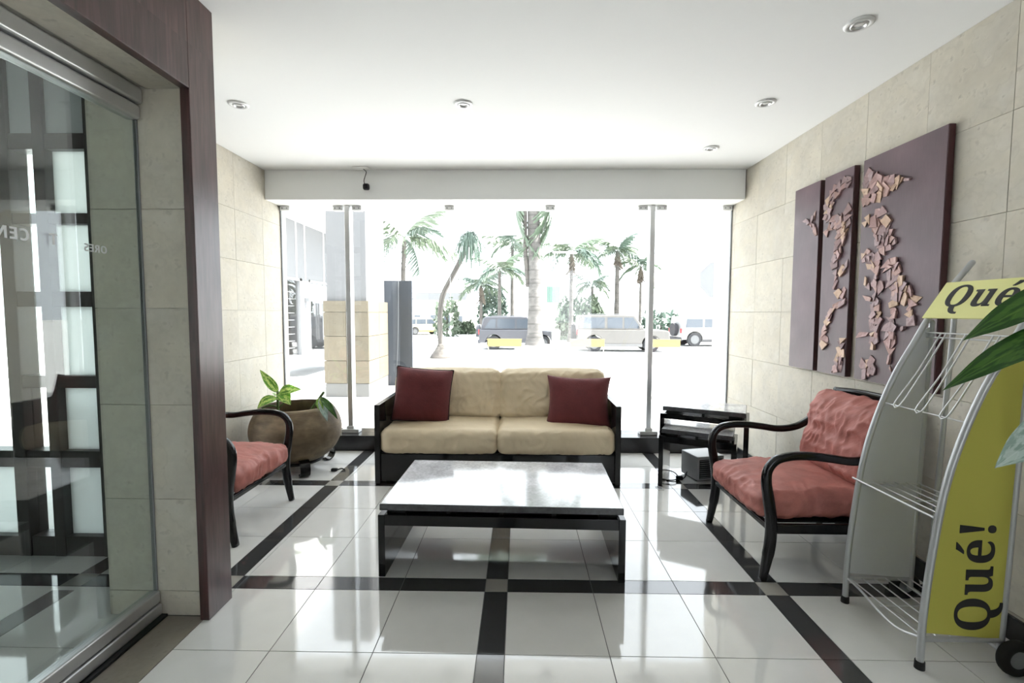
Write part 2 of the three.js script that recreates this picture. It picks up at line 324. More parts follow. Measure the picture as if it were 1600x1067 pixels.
// ---------------------------------------------------------------- upholstery
// padded block: rounded box with swelling faces and fabric folds; w along x, h along y, d along z, centred
function cushion(w, h, d, { r = 0.05, top = 0.02, side = 0.012, wrinkle = 0.004, s = 1, n = 34, pull = null, soft = 1.2 } = {}) {
  const seg = (l) => Math.max(8, Math.round(n * l / Math.max(w, h, d)));
  let g = new THREE.BoxGeometry(w, h, d, seg(w), seg(h) + 4, seg(d));
  g.deleteAttribute('normal'); g.deleteAttribute('uv'); g = mergeVertices(g, 1e-5);
  const p = g.attributes.position, H = [w / 2, h / 2, d / 2];
  r = Math.min(r, H[0] * 0.95, H[1] * 0.95, H[2] * 0.95);
  for (let i = 0; i < p.count; i++) {
    const v = [p.getX(i), p.getY(i), p.getZ(i)], q = v.map((c, k) => Math.max(-(H[k] - r), Math.min(H[k] - r, c))), dd = v.map((c, k) => c - q[k]), L = Math.hypot(...dd) || 1, nn = dd.map((c) => c / L);
    const o = q.map((c, k) => c + nn[k] * r), u = o.map((c, k) => c / H[k]);
    const sw = (a, b) => (1 - a * a) * (1 - b * b);
    o[1] += nn[1] * top * sw(u[0], u[2]); o[0] += nn[0] * side * sw(u[1], u[2]); o[2] += nn[2] * side * sw(u[0], u[1]);
    const edge = Math.max(Math.abs(u[0]) ** 4, Math.abs(u[2]) ** 4, 0.25);
    const a = noise3(o[0] * 7, o[2] * 7, o[1] * 9, s) - 0.5, b = noise3(o[0] * 26 + a * 3, o[2] * 9 + 5, o[1] * 14, s + 40), c = noise3(o[0] * 9 + 9, o[2] * 28 + a * 3, o[1] * 14, s + 80);
    const f = wrinkle * (a * soft + edge * (1 - Math.abs(2 * b - 1)) ** 2 * 1.3 + edge * (1 - Math.abs(2 * c - 1)) ** 2 * 1.3 - 0.8);
    for (let k = 0; k < 3; k++) o[k] += nn[k] * f;
    if (pull) pull(o, u, nn);
    p.setXYZ(i, ...o);
  }
  g.computeVertexNormals();
  const uv = new Float32Array(p.count * 2); for (let i = 0; i < p.count; i++) { uv[2 * i] = p.getX(i) + 0.7 * p.getY(i); uv[2 * i + 1] = p.getZ(i) + 0.7 * p.getY(i); }
  g.setAttribute('uv', new THREE.BufferAttribute(uv, 2)); return g;
}
// scatter cushion standing in the x-y plane, thick along z
function pillow(w, h, t, { s = 1, pinch = 0.07, wrinkle = 0.005 } = {}) {
  const N = 36, pos = [], idx = [], uv = [];
  for (const side of [1, -1]) for (let j = 0; j <= N; j++) for (let i = 0; i <= N; i++) {
    const u = i / N * 2 - 1, v = j / N * 2 - 1, x = w / 2 * u * (1 - pinch * (1 - v * v) * Math.abs(u) ** 2), y = h / 2 * v * (1 - pinch * (1 - u * u) * Math.abs(v) ** 2);
    const e = Math.pow(Math.max(0, (1 - u ** 4) * (1 - v ** 4)), 0.55);
    const ang = Math.atan2(v, u), rad = Math.max(Math.abs(u), Math.abs(v)), fold = (1 - Math.abs(2 * noise3(ang * 3.2, rad * 1.2, 0.5, s) - 1)) * rad ** 3;
    const soft = noise3(u * 1.6 + 3, v * 1.6, 0.3, s + 9) - 0.5;
    const z = side * (t / 2 * e * (1 + soft * 0.35) - wrinkle * 1.6 * fold * e);
    pos.push(x, y + (1 - v) * 0, z); uv.push(x, y);
  }
  const W = (N + 1) * (N + 1);
  for (let k = 0; k < 2; k++) for (let j = 0; j < N; j++) for (let i = 0; i < N; i++) { const a = k * W + j * (N + 1) + i, b = a + 1, c = a + N + 1, d = c + 1; k ? idx.push(a, c, b, b, c, d) : idx.push(a, b, c, b, d, c); }
  let g = new THREE.BufferGeometry(); g.setAttribute('position', new THREE.Float32BufferAttribute(pos, 3)); g.setAttribute('uv', new THREE.Float32BufferAttribute(uv, 2)); g.setIndex(idx);
  g = mergeVertices(g, 1e-5); g.computeVertexNormals(); return g;
}
function pillowPiping(w, h, pinch) {
  const pts = [], N = 14;
  const P = (u, v) => new THREE.Vector3(w / 2 * u * (1 - pinch * (1 - v * v) * u * u), h / 2 * v * (1 - pinch * (1 - u * u) * v * v), 0);
  for (let i = 0; i < N; i++) pts.push(P(-1 + 2 * i / N, -1)); for (let i = 0; i < N; i++) pts.push(P(1, -1 + 2 * i / N)); for (let i = 0; i < N; i++) pts.push(P(1 - 2 * i / N, 1)); for (let i = 0; i < N; i++) pts.push(P(-1, 1 - 2 * i / N));
  return tube(pts, 0.0045, 110, 6, true);
}

// ---------------------------------------------------------------- sofa
{
  const W = 1.885, Dp = 0.74, s = thing('sofa', 'black slab-sided two-seat sofa with cream cushions in front of the window', 'sofa', [-0.168, 0, 3.86]);
  const F = Dp / 2;                                     // front is +z
  for (const k of [-1, 1]) put(s, 'arm_panel', lb(0.042, 0.618, Dp, k * (W / 2 - 0.021), 0.311, 0, 0.004), M.black);
  put(s, 'back_panel', lb(W - 0.084, 0.60, 0.04, 0, 0.33, -F + 0.02, 0.004), M.black);
  put(s, 'front_panel', lb(W - 0.084, 0.215, 0.03, 0, 0.13, F - 0.035, 0.004), M.black);
  put(s, 'seat_deck', lb(W - 0.084, 0.03, Dp - 0.07, 0, 0.225, -0.0, 0.003), M.blackMatt);
  for (const k of [-1, 1]) for (const z of [-1, 1]) put(s, 'foot', lb(0.05, 0.022, 0.05, k * (W / 2 - 0.09), 0.011, z * (F - 0.1)), M.blackMatt);
  const cw = (W - 0.09) / 2;
  for (const k of [-1, 1]) {
    const c = put(s, 'seat_cushion', cushion(cw - 0.004, 0.185, 0.62, { r: 0.045, top: 0.022, side: 0.006, wrinkle: 0.005, soft: 0.5, s: 11 + k, n: 70 }), M.cream); c.position.set(k * cw / 2, 0.335, F - 0.305);
    const seam = []; for (let i = 0; i <= 12; i++) seam.push(new THREE.Vector3(-cw / 2 + 0.03 + (cw - 0.06) * i / 12, 0.068 + 0.003 * Math.sin(i * 1.7), 0.288));
    put(c, 'piping', tube(seam, 0.003, 30, 5), M.cream);
    const b = put(s, 'back_cushion', cushion(cw - 0.006, 0.45, 0.19, { r: 0.07, top: 0.012, side: 0.03, wrinkle: 0.007, soft: 0.5, s: 31 + k, n: 70 }), M.cream); b.position.set(k * cw / 2, 0.615, -0.20); b.rotation.x = -0.2;
  }
  const p1 = thing('scatter_cushion', 'maroon scatter cushion with dark piping leaning in the sofa corner beside the planter', 'cushion', [-0.80, 0.645, 3.80], 0.10);
  const a = put(p1, 'cover', pillow(0.47, 0.45, 0.20, { s: 5, pinch: 0.05, wrinkle: 0.012 }), M.maroon); put(a, 'piping', pillowPiping(0.47, 0.45, 0.05), M.blackMatt, 'dark piping'); p1.rotation.set(-0.26, 0.10, -0.09, 'YXZ');
  const p2 = thing('scatter_cushion', 'creased maroon scatter cushion with pointed corners in the sofa corner beside the nesting tables', 'cushion', [0.485, 0.60, 3.79], -0.12);
  put(p2, 'cover', pillow(0.53, 0.44, 0.19, { s: 23, pinch: 0.11, wrinkle: 0.018 }), M.maroon); p2.rotation.set(-0.42, -0.12, -0.01, 'YXZ');
}

// ---------------------------------------------------------------- coffee table and the two nesting tables: open box frames with a raised stone top
function slabTable(name, label, [X, D], turn, w, d, h, inset, o = {}) {
  const t = thing(name, label, 'table', [X, 0, D], turn, o.group);
  const topT = o.topT ?? 0.034, gap = o.gap ?? 0.03, fr = h - topT - gap, bar = o.bar ?? 0.054, leg = o.leg ?? 0.034;
  for (const k of [-1, 1]) put(t, 'side_panel', lb(leg, fr, d, k * (w / 2 - leg / 2), fr / 2, 0, 0.003), M.black);
  for (const k of [-1, 1]) put(t, 'apron', lb(w - 2 * leg, bar, 0.03, 0, fr - bar / 2, k * (d / 2 - 0.016), 0.002), M.black);
  put(t, 'deck', lb(w - 2 * leg, 0.012, d - 0.064, 0, fr - bar + 0.012, 0), M.blackMatt);
  const n = o.spacers ?? 3;
  for (let i = 0; i < n; i++) for (const z of [-1, 1]) put(t, 'spacer', lb(i === 0 || i === n - 1 ? 0.09 : 0.02, gap + 0.002, 0.03, (i / (n - 1) - 0.5) * (w - inset * 2 - 0.14), fr + gap / 2, z * (d / 2 - 0.05)), M.blackMatt);
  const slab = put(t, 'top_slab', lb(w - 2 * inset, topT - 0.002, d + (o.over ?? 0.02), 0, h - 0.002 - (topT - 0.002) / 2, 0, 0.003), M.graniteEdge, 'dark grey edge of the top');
  put(slab, 'glare_plate', lb(w - 2 * inset - 0.008, 0.004, d + (o.over ?? 0.02) - 0.008, 0, h - 0.002, 0, 0.001), M.graniteGlare, 'polished stone surface with window glare painted in as a pale tone');  // thin pale plate stands in for window glare on the top
  return t;
}
slabTable('coffee_table', 'low black coffee table with a polished stone top in front of the sofa', [-0.082, 2.562], -0.025, 1.228, 0.66, 0.382, 0.014, { spacers: 5, over: 0.03 });
slabTable('nesting_table', 'taller black nesting table with a stone top beside the sofa arm', [1.447, 3.607], -0.46, 0.62, 0.34, 0.612, 0.02, { gap: 0.026, bar: 0.04 });
slabTable('nesting_table', 'smaller black nesting table pulled out from under the taller one', [1.375, 3.535], -0.46, 0.535, 0.32, 0.456, 0.02, { gap: 0.024, bar: 0.05 });

// ---------------------------------------------------------------- armchairs
function armchair(label, [X, D], turn, s) {
  const t = thing('armchair', label, 'armchair', [X, 0, D], turn), U = (u, y, z) => new THREE.Vector3(0.37 - u, y, z), Z = new THREE.Vector3(0, 0, 1);
  for (const k of [-1, 1]) {
    const z = k * 0.325;
    put(t, 'front_leg_and_arm', sweep([[0.0, 0], [0.018, 0.09], [0.034, 0.20], [0.034, 0.30], [0.016, 0.42], [0.004, 0.50], [0.010, 0.560], [0.045, 0.605], [0.105, 0.625], [0.20, 0.630], [0.30, 0.620], [0.42, 0.605], [0.53, 0.622], [0.63, 0.680], [0.715, 0.735]].map(([u, y]) => U(u, y, z)),
      (q) => [q < 0.10 ? 0.017 + q * 0.08 : q < 0.30 ? 0.027 : q < 0.44 ? 0.027 - (q - 0.30) * 0.045 : 0.0205, 0.021], Z, 90, 16), M.black);
    put(t, 'back_leg', sweep([[0.675, 0], [0.655, 0.14], [0.655, 0.28], [0.675, 0.46], [0.71, 0.68], [0.735, 0.85]].map(([u, y]) => U(u, y, k * 0.288)), (q) => [0.016 + 0.008 * Math.sin(q * 3.1), 0.017], Z, 40, 12), M.black);
    put(t, 'side_rail', lb(0.60, 0.05, 0.026, 0.37 - 0.335, 0.262, z * 0.99, 0.008), M.black);
  }
  put(t, 'front_rail', lb(0.032, 0.034, 0.61, 0.37 - 0.036, 0.262, 0, 0.010), M.black);
  put(t, 'back_rail', lb(0.03, 0.05, 0.56, 0.37 - 0.655, 0.262, 0, 0.006), M.black);
  const arc = (y, bow, up) => [-1, -0.5, 0, 0.5, 1].map((q) => U(0.733 + bow * (1 - q * q), y + up * (1 - q * q), q * 0.288));
  put(t, 'top_rail', sweep(arc(0.852, 0.035, 0.012), () => [0.014, 0.026], new THREE.Vector3(0, 1, 0), 30, 12), M.black);
  for (const q of [-0.5, 0, 0.5]) put(t, 'back_slat', rod(U(0.69, 0.28, q * 0.5), U(0.752, 0.84, q * 0.5), 0.009), M.black);
  put(t, 'webbing', lb(0.58, 0.008, 0.58, 0.03, 0.282, 0), M.blackMatt);
  const c = put(t, 'seat_cushion', cushion(0.64, 0.145, 0.595, { r: 0.058, top: 0.020, side: 0.004, wrinkle: 0.009, s, n: 64, pull: (o, u) => { if (u[0] > 0.3) o[1] -= (u[0] - 0.3) * 0.018; } }), M.terracotta); c.position.set(0.058, 0.366, 0);
  const b = put(t, 'back_cushion', cushion(0.155, 0.47, 0.575, { r: 0.06, top: 0.004, side: 0.028, wrinkle: 0.009, s: s + 3, n: 64, pull: (o, u) => { if (u[1] > 0.55) { const q = (u[1] - 0.55) / 0.45; o[0] *= 1 - 0.55 * q; o[1] -= 0.012 * noise3(o[2] * 22, 3, 1, 5) * q; } if (Math.abs(u[1] + 0.05) < 0.22) o[0] -= Math.sign(u[0]) * 0.012 * Math.cos((u[1] + 0.05) / 0.22 * 1.57); } }), M.terracotta);
  b.position.set(0.37 - 0.625, 0.648, 0); b.rotation.z = 0.20;
  return t;
}
armchair('terracotta armchair with black bentwood arms beside the magazine rack', [1.585, 2.588], Math.PI, 3);
armchair('terracotta armchair with black bentwood arms beside the round planter', [-1.975, 2.858], 0, 7);

// ---------------------------------------------------------------- planter with a dumb cane
function leafGeo(base, tip, width, { arch = 0.15, up = new THREE.Vector3(0, 1, 0), fold = 0.25, wave = 0.0, n = 14 } = {}) {
  const ax = tip.clone().sub(base), L = ax.length(), x = ax.clone().normalize(), side = new THREE.Vector3().crossVectors(x, up).normalize(), nn = new THREE.Vector3().crossVectors(side, x).normalize(), pos = [], uv = [], idx = [], m = 6;
  for (let i = 0; i <= n; i++) {
    const t = i / n, wv = width * Math.pow(Math.sin(Math.PI * Math.pow(t, 0.8)), 0.85) * (1 - 0.25 * t) + 0.0006, c = base.clone().addScaledVector(ax, t).addScaledVector(nn, arch * L * Math.sin(Math.PI * t));
    for (let j = 0; j <= m; j++) { const v = j / m * 2 - 1, p = c.clone().addScaledVector(side, v * wv / 2).addScaledVector(nn, fold * wv * Math.abs(v) * 0.5 + wave * Math.sin(t * 17 + v * 2) * Math.abs(v)); pos.push(p.x, p.y, p.z); uv.push(t, j / m); }
  }
  for (let i = 0; i < n; i++) for (let j = 0; j < m; j++) { const a = i * (m + 1) + j, b = a + 1, c = a + m + 1, d = c + 1; idx.push(a, b, c, b, d, c); }
  const g = new THREE.BufferGeometry(); g.setAttribute('position', new THREE.Float32BufferAttribute(pos, 3)); g.setAttribute('uv', new THREE.Float32BufferAttribute(uv, 2)); g.setIndex(idx); g.computeVertexNormals(); return g;
}
const leafMap = (a, b, amount, s) => tex(256, 1, (u, v) => {
  const q = Math.abs(v - 0.5) * 2, n = fbm(u, v, 10, 4, s), rib = Math.abs(((u * 9 - q * 1.6) % 1 + 1) % 1 - 0.5), k = Math.max(0, Math.min(1, (n - 0.44) * 6 + 0.4 - q * 0.9)) * amount, mid = q < 0.06 ? 0.5 : 0, w = Math.min(1, k + mid * amount + (rib < 0.06 ? 0.18 : 0));
  return [0, 1, 2].map((c) => a[c] + (b[c] - a[c]) * w);
});
M.leaf = phy({ map: leafMap([0.33, 0.56, 0.14], [0.80, 0.89, 0.50], 0.9, 3), roughness: 0.4, transmission: 0.28, thickness: 0 });
M.leafDark = phy({ map: leafMap([0.12, 0.30, 0.07], [0.34, 0.50, 0.20], 0.7, 8), roughness: 0.35, transmission: 0.10, thickness: 0 });
M.leafPale = phy({ map: leafMap([0.60, 0.70, 0.66], [0.82, 0.88, 0.86], 0.8, 5), roughness: 0.5, transmission: 0.1, thickness: 0 });
M.stem = std({ color: lin(0.10, 0.17, 0.05), roughness: 0.6 });
{
  const C = [-1.895, 3.87], pot = thing('planter', 'large round earthenware planter on black scroll feet by the window', 'planter', [C[0], 0, C[1]]);
  const potMap = tex(512, 1, (u, v) => { const a = fbm(u, v, 4, 5, 2), b = fbm(u, v * 0.5, 24, 4, 7), k = 0.62 + (a - 0.5) * 0.75 + (b - 0.5) * 0.4; return [k, k * (0.90 + (a - 0.5) * 0.12), k * (0.76 + (a - 0.5) * 0.2)]; });
  const potBump = tex(512, 1, (u, v) => fbm(u, v, 20, 4, 7), false);
  M.pot = std({ color: lin(0.40, 0.365, 0.31), map: potMap, bumpMap: potBump, bumpScale: 0.006, roughness: 0.75 });
  const prof = new THREE.SplineCurve([[0.005, 0.075], [0.14, 0.078], [0.24, 0.115], [0.325, 0.205], [0.362, 0.32], [0.35, 0.42], [0.31, 0.50], [0.283, 0.535]].map((p) => new THREE.Vector2(...p))).getPoints(40).map((p) => [p.x, p.y]);
  put(pot, 'bowl', lathe([...prof, [0.272, 0.541], [0.262, 0.537], [0.268, 0.50], [0.30, 0.42], [0.315, 0.36], [0.31, 0.345]], 64), M.pot);
  const soil = new THREE.CircleGeometry(0.314, 40, 0, Math.PI * 2); soil.rotateX(-Math.PI / 2); soil.translate(0, 0.35, 0); put(pot, 'soil', soil, std({ color: lin(0.03, 0.024, 0.018), map: stoneMap, roughness: 1 }));
  const ring = new THREE.TorusGeometry(0.20, 0.014, 8, 40); ring.rotateX(Math.PI / 2); ring.translate(0, 0.082, 0);
  const st = put(pot, 'stand', ring, M.blackMatt);
  for (const an of [0.94, -0.94, 2.2, -2.2]) { // strap feet that curl
    const f = prism((() => { const o = []; for (let i = 0; i <= 18; i++) { const a = 2.3 - i / 18 * 4.3; o.push([0.27 + 0.066 * Math.cos(a), 0.068 + 0.067 * Math.sin(a)]); } for (let i = 18; i >= 0; i--) { const a = 2.3 - i / 18 * 4.3; o.push([0.27 + 0.054 * Math.cos(a), 0.068 + 0.055 * Math.sin(a)]); } return o; })(), 0.075, 0);
    f.rotateY(-an - Math.PI); f.rotateY(Math.PI); put(st, 'scroll_foot', f, M.black);
    const arm = lb(0.12, 0.012, 0.05, 0.19, 0.09, 0); arm.rotateY(-an); put(st, 'arm', arm, M.blackMatt);
  }
  const bk = thing('concrete_block', 'grey concrete block under the round planter', 'block', [C[0] - 0.06, 0, C[1]]); put(bk, 'block', lb(0.30, 0.068, 0.24, 0, 0.034, 0, 0.004), std({ color: lin(0.45, 0.44, 0.41), map: stoneMap, roughness: 0.9 }));
  const p = thing('dumb_cane', 'young dumb cane with variegated leaves growing in the round planter', 'plant', [-2.0, 0.345, 3.82]);
  const L = (X, Y, D) => V(X, Y, D).sub(p.position), d0 = 3.82;
  put(p, 'stem', tube([L(-2.0, 0.34, d0), L(-2.022, 0.52, d0), L(-2.02, 0.66, d0)], 0.011, 12, 8), M.stem);
  const leaf = (a, b, w, o) => put(p, 'leaf', leafGeo(a, b, w, o), M.leaf);
  leaf(L(-2.02, 0.655, d0), L(-2.15, 0.85, d0 - 0.03), 0.085, { arch: -0.06, up: new THREE.Vector3(0.5, 0.4, 0.8), fold: 0.3 });
  leaf(L(-2.01, 0.655, d0), L(-1.80, 0.69, d0 - 0.05), 0.11, { arch: 0.12, up: new THREE.Vector3(0, 0.55, 0.85), fold: 0.1 });
  leaf(L(-2.0, 0.655, d0), L(-1.865, 0.57, d0 - 0.10), 0.12, { arch: 0.12, up: new THREE.Vector3(0.3, 0.5, 0.8), fold: 0.1 });
  leaf(L(-2.025, 0.61, d0), L(-2.165, 0.53, d0 - 0.06), 0.10, { arch: 0.22, up: new THREE.Vector3(-0.1, 0.6, 0.8), fold: 0.15 });
  leaf(L(-2.02, 0.62, d0), L(-2.12, 0.60, d0 + 0.14), 0.08, { arch: 0.15 });
  put(p, 'leaf_stalk', [tube([L(-2.02, 0.53, d0), L(-2.10, 0.545, d0), L(-2.19, 0.50, d0 - 0.02)], 0.006, 10, 6), tube([L(-2.01, 0.53, d0), L(-1.97, 0.57, d0), L(-1.93, 0.60, d0 - 0.02)], 0.005, 10, 6)], M.stem);
  const q = thing('dumb_cane', 'drooping dumb cane shoot with wilted pale leaves over the planter rim', 'plant', [-1.82, 0.345, 3.80]);
  const K = (X, Y, D) => V(X, Y, D).sub(q.position);
  put(q, 'stem', tube([K(-1.82, 0.34, 3.8), K(-1.74, 0.50, 3.79), K(-1.645, 0.625, 3.77), K(-1.615, 0.665, 3.77)], 0.010, 14, 8), M.stem);
  const wl = (a, b, w, m, o) => put(q, 'leaf', leafGeo(a, b, w, o), m);
  wl(K(-1.64, 0.63, 3.77), K(-1.49, 0.45, 3.74), 0.06, M.leafDark, { arch: 0.18, up: new THREE.Vector3(0.4, 0.4, 0.8) });
  wl(K(-1.64, 0.63, 3.77), K(-1.57, 0.435, 3.73), 0.075, M.leafPale, { arch: 0.10, up: new THREE.Vector3(0.3, 0.2, 0.9), wave: 0.004 });
  wl(K(-1.65, 0.63, 3.77), K(-1.605, 0.50, 3.73), 0.07, M.leaf, { arch: 0.12, up: new THREE.Vector3(0, 0.2, 0.9) });
}

// ---------------------------------------------------------------- small things on the floor
{
  const h = thing('fan_heater', 'small grey box with a louvred front on the floor under the nesting tables', 'heater', [1.49, 0, 3.74], 0.25);
  put(h, 'case', lb(0.24, 0.19, 0.22, 0, 0.105, 0, 0.008), std({ color: lin(0.55, 0.56, 0.57), roughness: 0.5 }));
  put(h, 'grille_recess', lb(0.205, 0.15, 0.004, 0, 0.10, 0.1105), M.blackMatt);
  for (let i = 0; i < 9; i++) put(h, 'louvre', lb(0.2, 0.007, 0.012, 0, 0.035 + i * 0.0165, 0.113), M.greyPaint);
  for (const k of [-1, 1]) put(h, 'foot', lb(0.03, 0.01, 0.16, k * 0.09, 0.005, 0), M.rubber);
  const c = thing('power_cord', 'black power cord with a plug lying beside the louvred box', 'cord', [1.27, 0, 3.66]);
  const q = (X, Y, D) => V(X, Y, D).sub(c.position);
  put(c, 'cable', tube([q(1.355, 0.05, 3.70), q(1.33, 0.012, 3.68), q(1.29, 0.006, 3.66), q(1.25, 0.05, 3.68), q(1.19, 0.055, 3.72), q(1.13, 0.02, 3.72), q(1.15, 0.006, 3.66), q(1.22, 0.006, 3.63), q(1.27, 0.012, 3.65)], 0.0045, 60, 6), M.rubber);
  put(c, 'plug', lb(0.05, 0.032, 0.035, 0.01, 0.017, 0.005, 0.008), M.rubber);
  const s = thing('floor_socket', 'small square grey floor socket plate near the sofa arm', 'socket', [1.068, 0.0005, 3.47]); put(s, 'plate', lb(0.045, 0.004, 0.075, 0, 0.002, 0, 0.001), M.aluMatt); put(s, 'cover', lb(0.028, 0.003, 0.05, 0, 0.0045, 0), M.greyPaint);
  const k = thing('cable_end', 'small black cable end lying on the tiles beside the planter', 'cable', [-1.525, 0, 3.79]);
  put(k, 'connector', lb(0.055, 0.024, 0.035, -0.02, 0.012, 0, 0.01), M.rubber); put(k, 'lead', tube([new THREE.Vector3(0, 0.010, 0), new THREE.Vector3(0.03, 0.012, -0.03), new THREE.Vector3(0.065, 0.006, -0.01)], 0.006, 12, 6), M.rubber);
}

// ---------------------------------------------------------------- ceiling lights and the little camera on the beam
[[-1.746, 2.933, 'round recessed downlight in the ceiling above the armchair beside the planter'], [-0.352, 2.937, 'round recessed downlight in the ceiling above the coffee table'], [1.491, 2.937, 'round recessed downlight in the ceiling above the armchair by the artwork'], [1.48, 3.717, 'round recessed downlight in the ceiling above the nesting tables'], [1.498, 2.166, 'round recessed downlight in the ceiling above the magazine rack']].forEach(([X, D, label]) => {
  const l = thing('downlight', label, 'light', [X, CEIL, D], 0, 'ceiling downlights');
  put(l, 'ring', lathe([[0.058, 0], [0.058, -0.006], [0.050, -0.011], [0.040, -0.010], [0.036, -0.004], [0.036, 0]], 40), M.aluMatt);
  put(l, 'tilt_ring', lathe([[0.035, -0.002], [0.034, -0.012], [0.027, -0.014], [0.022, -0.004], [0.022, 0]], 36), M.steel);
  put(l, 'lens', lathe([[0.0005, -0.008], [0.014, -0.007], [0.0215, -0.003], [0.0215, 0]], 24), std({ color: lin(0.85, 0.86, 0.85), roughness: 0.25 }));
});
{
  const c = thing('security_camera', 'small black camera hanging on a wire from a white ceiling plate', 'camera', [-1.385, CEIL, 4.19]);
  put(c, 'ceiling_plate', lb(0.14, 0.012, 0.08, -0.03, -0.006, 0.0, 0.004), M.white);
  put(c, 'wire', tube([[-0.01, -0.012, 0], [0.015, -0.035, 0], [0.004, -0.08, 0], [-0.006, -0.115, 0], [0.0, -0.145, 0]].map((a) => new THREE.Vector3(...a)), 0.0035, 24, 6), M.rubber);
  put(c, 'housing', lb(0.058, 0.058, 0.045, 0.014, -0.168, 0, 0.018), M.blackMatt);
  const g = new THREE.CylinderGeometry(0.014, 0.014, 0.006, 20); g.rotateX(Math.PI / 2); g.translate(0.014, -0.168, 0.024); put(c, 'lens', g, M.black);
}

// ---------------------------------------------------------------- three-panel artwork with copper relief
{
  const panelMap = tex(512, 0.8, (u, v) => { const k = 0.9 + (fbm(u, v, 4, 5, 17) - 0.5) * 0.28 + (pn(u * 200, v * 20, 200, 5) - 0.5) * 0.05; return [k, k * 0.985, k * 1.0]; });
  M.panel = phy({ color: lin(0.145, 0.092, 0.108), map: panelMap, roughness: 0.42, clearcoat: 0.25, clearcoatRoughness: 0.35 });
  M.panelEdge = phy({ color: lin(0.05, 0.012, 0.016), roughness: 0.4 });
  const crumple = tex(256, 0.12, (u, v) => fbm(u, v, 8, 4, 44), false);
  M.copper = [[0.34, 0.215, 0.205], [0.30, 0.20, 0.20], [0.36, 0.23, 0.205], [0.27, 0.19, 0.195], [0.42, 0.29, 0.21]].map((c) => std({ color: lin(...c), metalness: 0.35, roughness: 0.46, bumpMap: crumple, bumpScale: 0.004 }));
  // relief strokes: [distance, height, width] along the wall
  const strokes = {
    3: [[[2.762, 2.046, 0.2], [2.685, 2.018, 0.155], [2.614, 2.014, 0.111], [2.528, 2.016, 0.046], [2.431, 2.013, 0.009]], [[2.666, 1.881, 0.08], [2.612, 1.839, 0.11], [2.583, 1.758, 0.125], [2.547, 1.67, 0.108]], [[2.744, 1.837, 0.017], [2.671, 1.863, 0.049]], [[2.735, 1.639, 0.033], [2.682, 1.657, 0.09]],
      [[2.645, 1.66, 0.096], [2.64, 1.582, 0.072], [2.627, 1.51, 0.029], [2.616, 1.409, 0.04], [2.613, 1.307, 0.079], [2.617, 1.205, 0.06], [2.626, 1.126, 0.016]], [[2.727, 1.189, 0.017], [2.685, 1.221, 0.026]], [[2.535, 1.616, 0.092], [2.505, 1.524, 0.091], [2.454, 1.448, 0.089], [2.399, 1.409, 0.08], [2.355, 1.38, 0.036]],
      [[2.388, 1.374, 0.041], [2.367, 1.31, 0.04], [2.385, 1.267, 0.029]], [[2.486, 1.434, 0.03], [2.492, 1.331, 0.033], [2.51, 1.241, 0.069], [2.501, 1.158, 0.068], [2.505, 1.105, 0.012], [2.487, 1.024, 0.006]], [[2.577, 1.454, 0.038], [2.59, 1.5, 0.025]], [[2.664, 1.067, 0.097], [2.637, 0.985, 0.1]], [[2.43, 1.258, 0.03], [2.42, 1.25, 0.03]], [[2.706, 1.524, 0.023], [2.67, 1.474, 0.026]], [[2.698, 1.411, 0.016], [2.656, 1.418, 0.019]]],
    2: [[[2.859, 2.12, 0.045], [2.931, 2.115, 0.071], [2.998, 2.081, 0.076], [3.055, 2.025, 0.078], [3.068, 1.929, 0.075]], [[2.975, 1.937, 0.09], [2.978, 1.868, 0.072], [3.071, 1.854, 0.037]], [[2.931, 1.928, 0.064], [2.912, 1.83, 0.071], [2.929, 1.747, 0.068], [2.974, 1.652, 0.054], [2.955, 1.568, 0.016], [2.953, 1.489, 0.018]], [[2.86, 1.632, 0.017], [2.912, 1.57, 0.039]], [[2.866, 1.973, 0.045], [2.875, 1.891, 0.052], [2.886, 1.809, 0.025]],
      [[2.865, 1.442, 0.052], [2.938, 1.457, 0.043]], [[2.866, 1.399, 0.024], [2.975, 1.352, 0.029], [3.028, 1.258, 0.037], [3.046, 1.111, 0.048]], [[2.845, 1.186, 0.024], [2.879, 1.08, 0.059], [2.906, 0.995, 0.06], [2.955, 0.96, 0.014]]],
    1: [[[3.175, 2.002, 0.019], [3.232, 1.946, 0.027]], [[3.303, 1.975, 0.016], [3.212, 1.928, 0.023], [3.17, 1.861, 0.027]]],
  };
  const shard = (len, wid, thick) => { // an irregular beaten plate in the x-y plane
    const n = 3 + Math.floor(rnd() * 3), o = [];
    for (let i = 0; i < n; i++) { const a = (i + rr(-0.3, 0.3)) / n * 2 * Math.PI + 0.4, k = rr(0.8, 1.35); o.push([Math.cos(a) * len / 2 * k, Math.sin(a) * wid / 2 * k]); }
    const g = prism(o, thick, 0); const p = g.attributes.position; for (let i = 0; i < p.count; i++) if (p.getZ(i) > 0) p.setZ(i, p.getZ(i) + rr(0, 0.003) * 0 + 0.004 * Math.sin(p.getX(i) * 60 + p.getY(i) * 45)); g.computeVertexNormals(); return g;
  };
  const defs = [[1, 3.15, 3.43, 'narrow plum panel of the wall artwork with one small relief sprig'], [2, 2.84, 3.105, 'middle plum panel of the wall artwork with a bent copper relief branch'], [3, 2.235, 2.765, 'wide plum panel of the wall artwork with a large copper relief figure']];
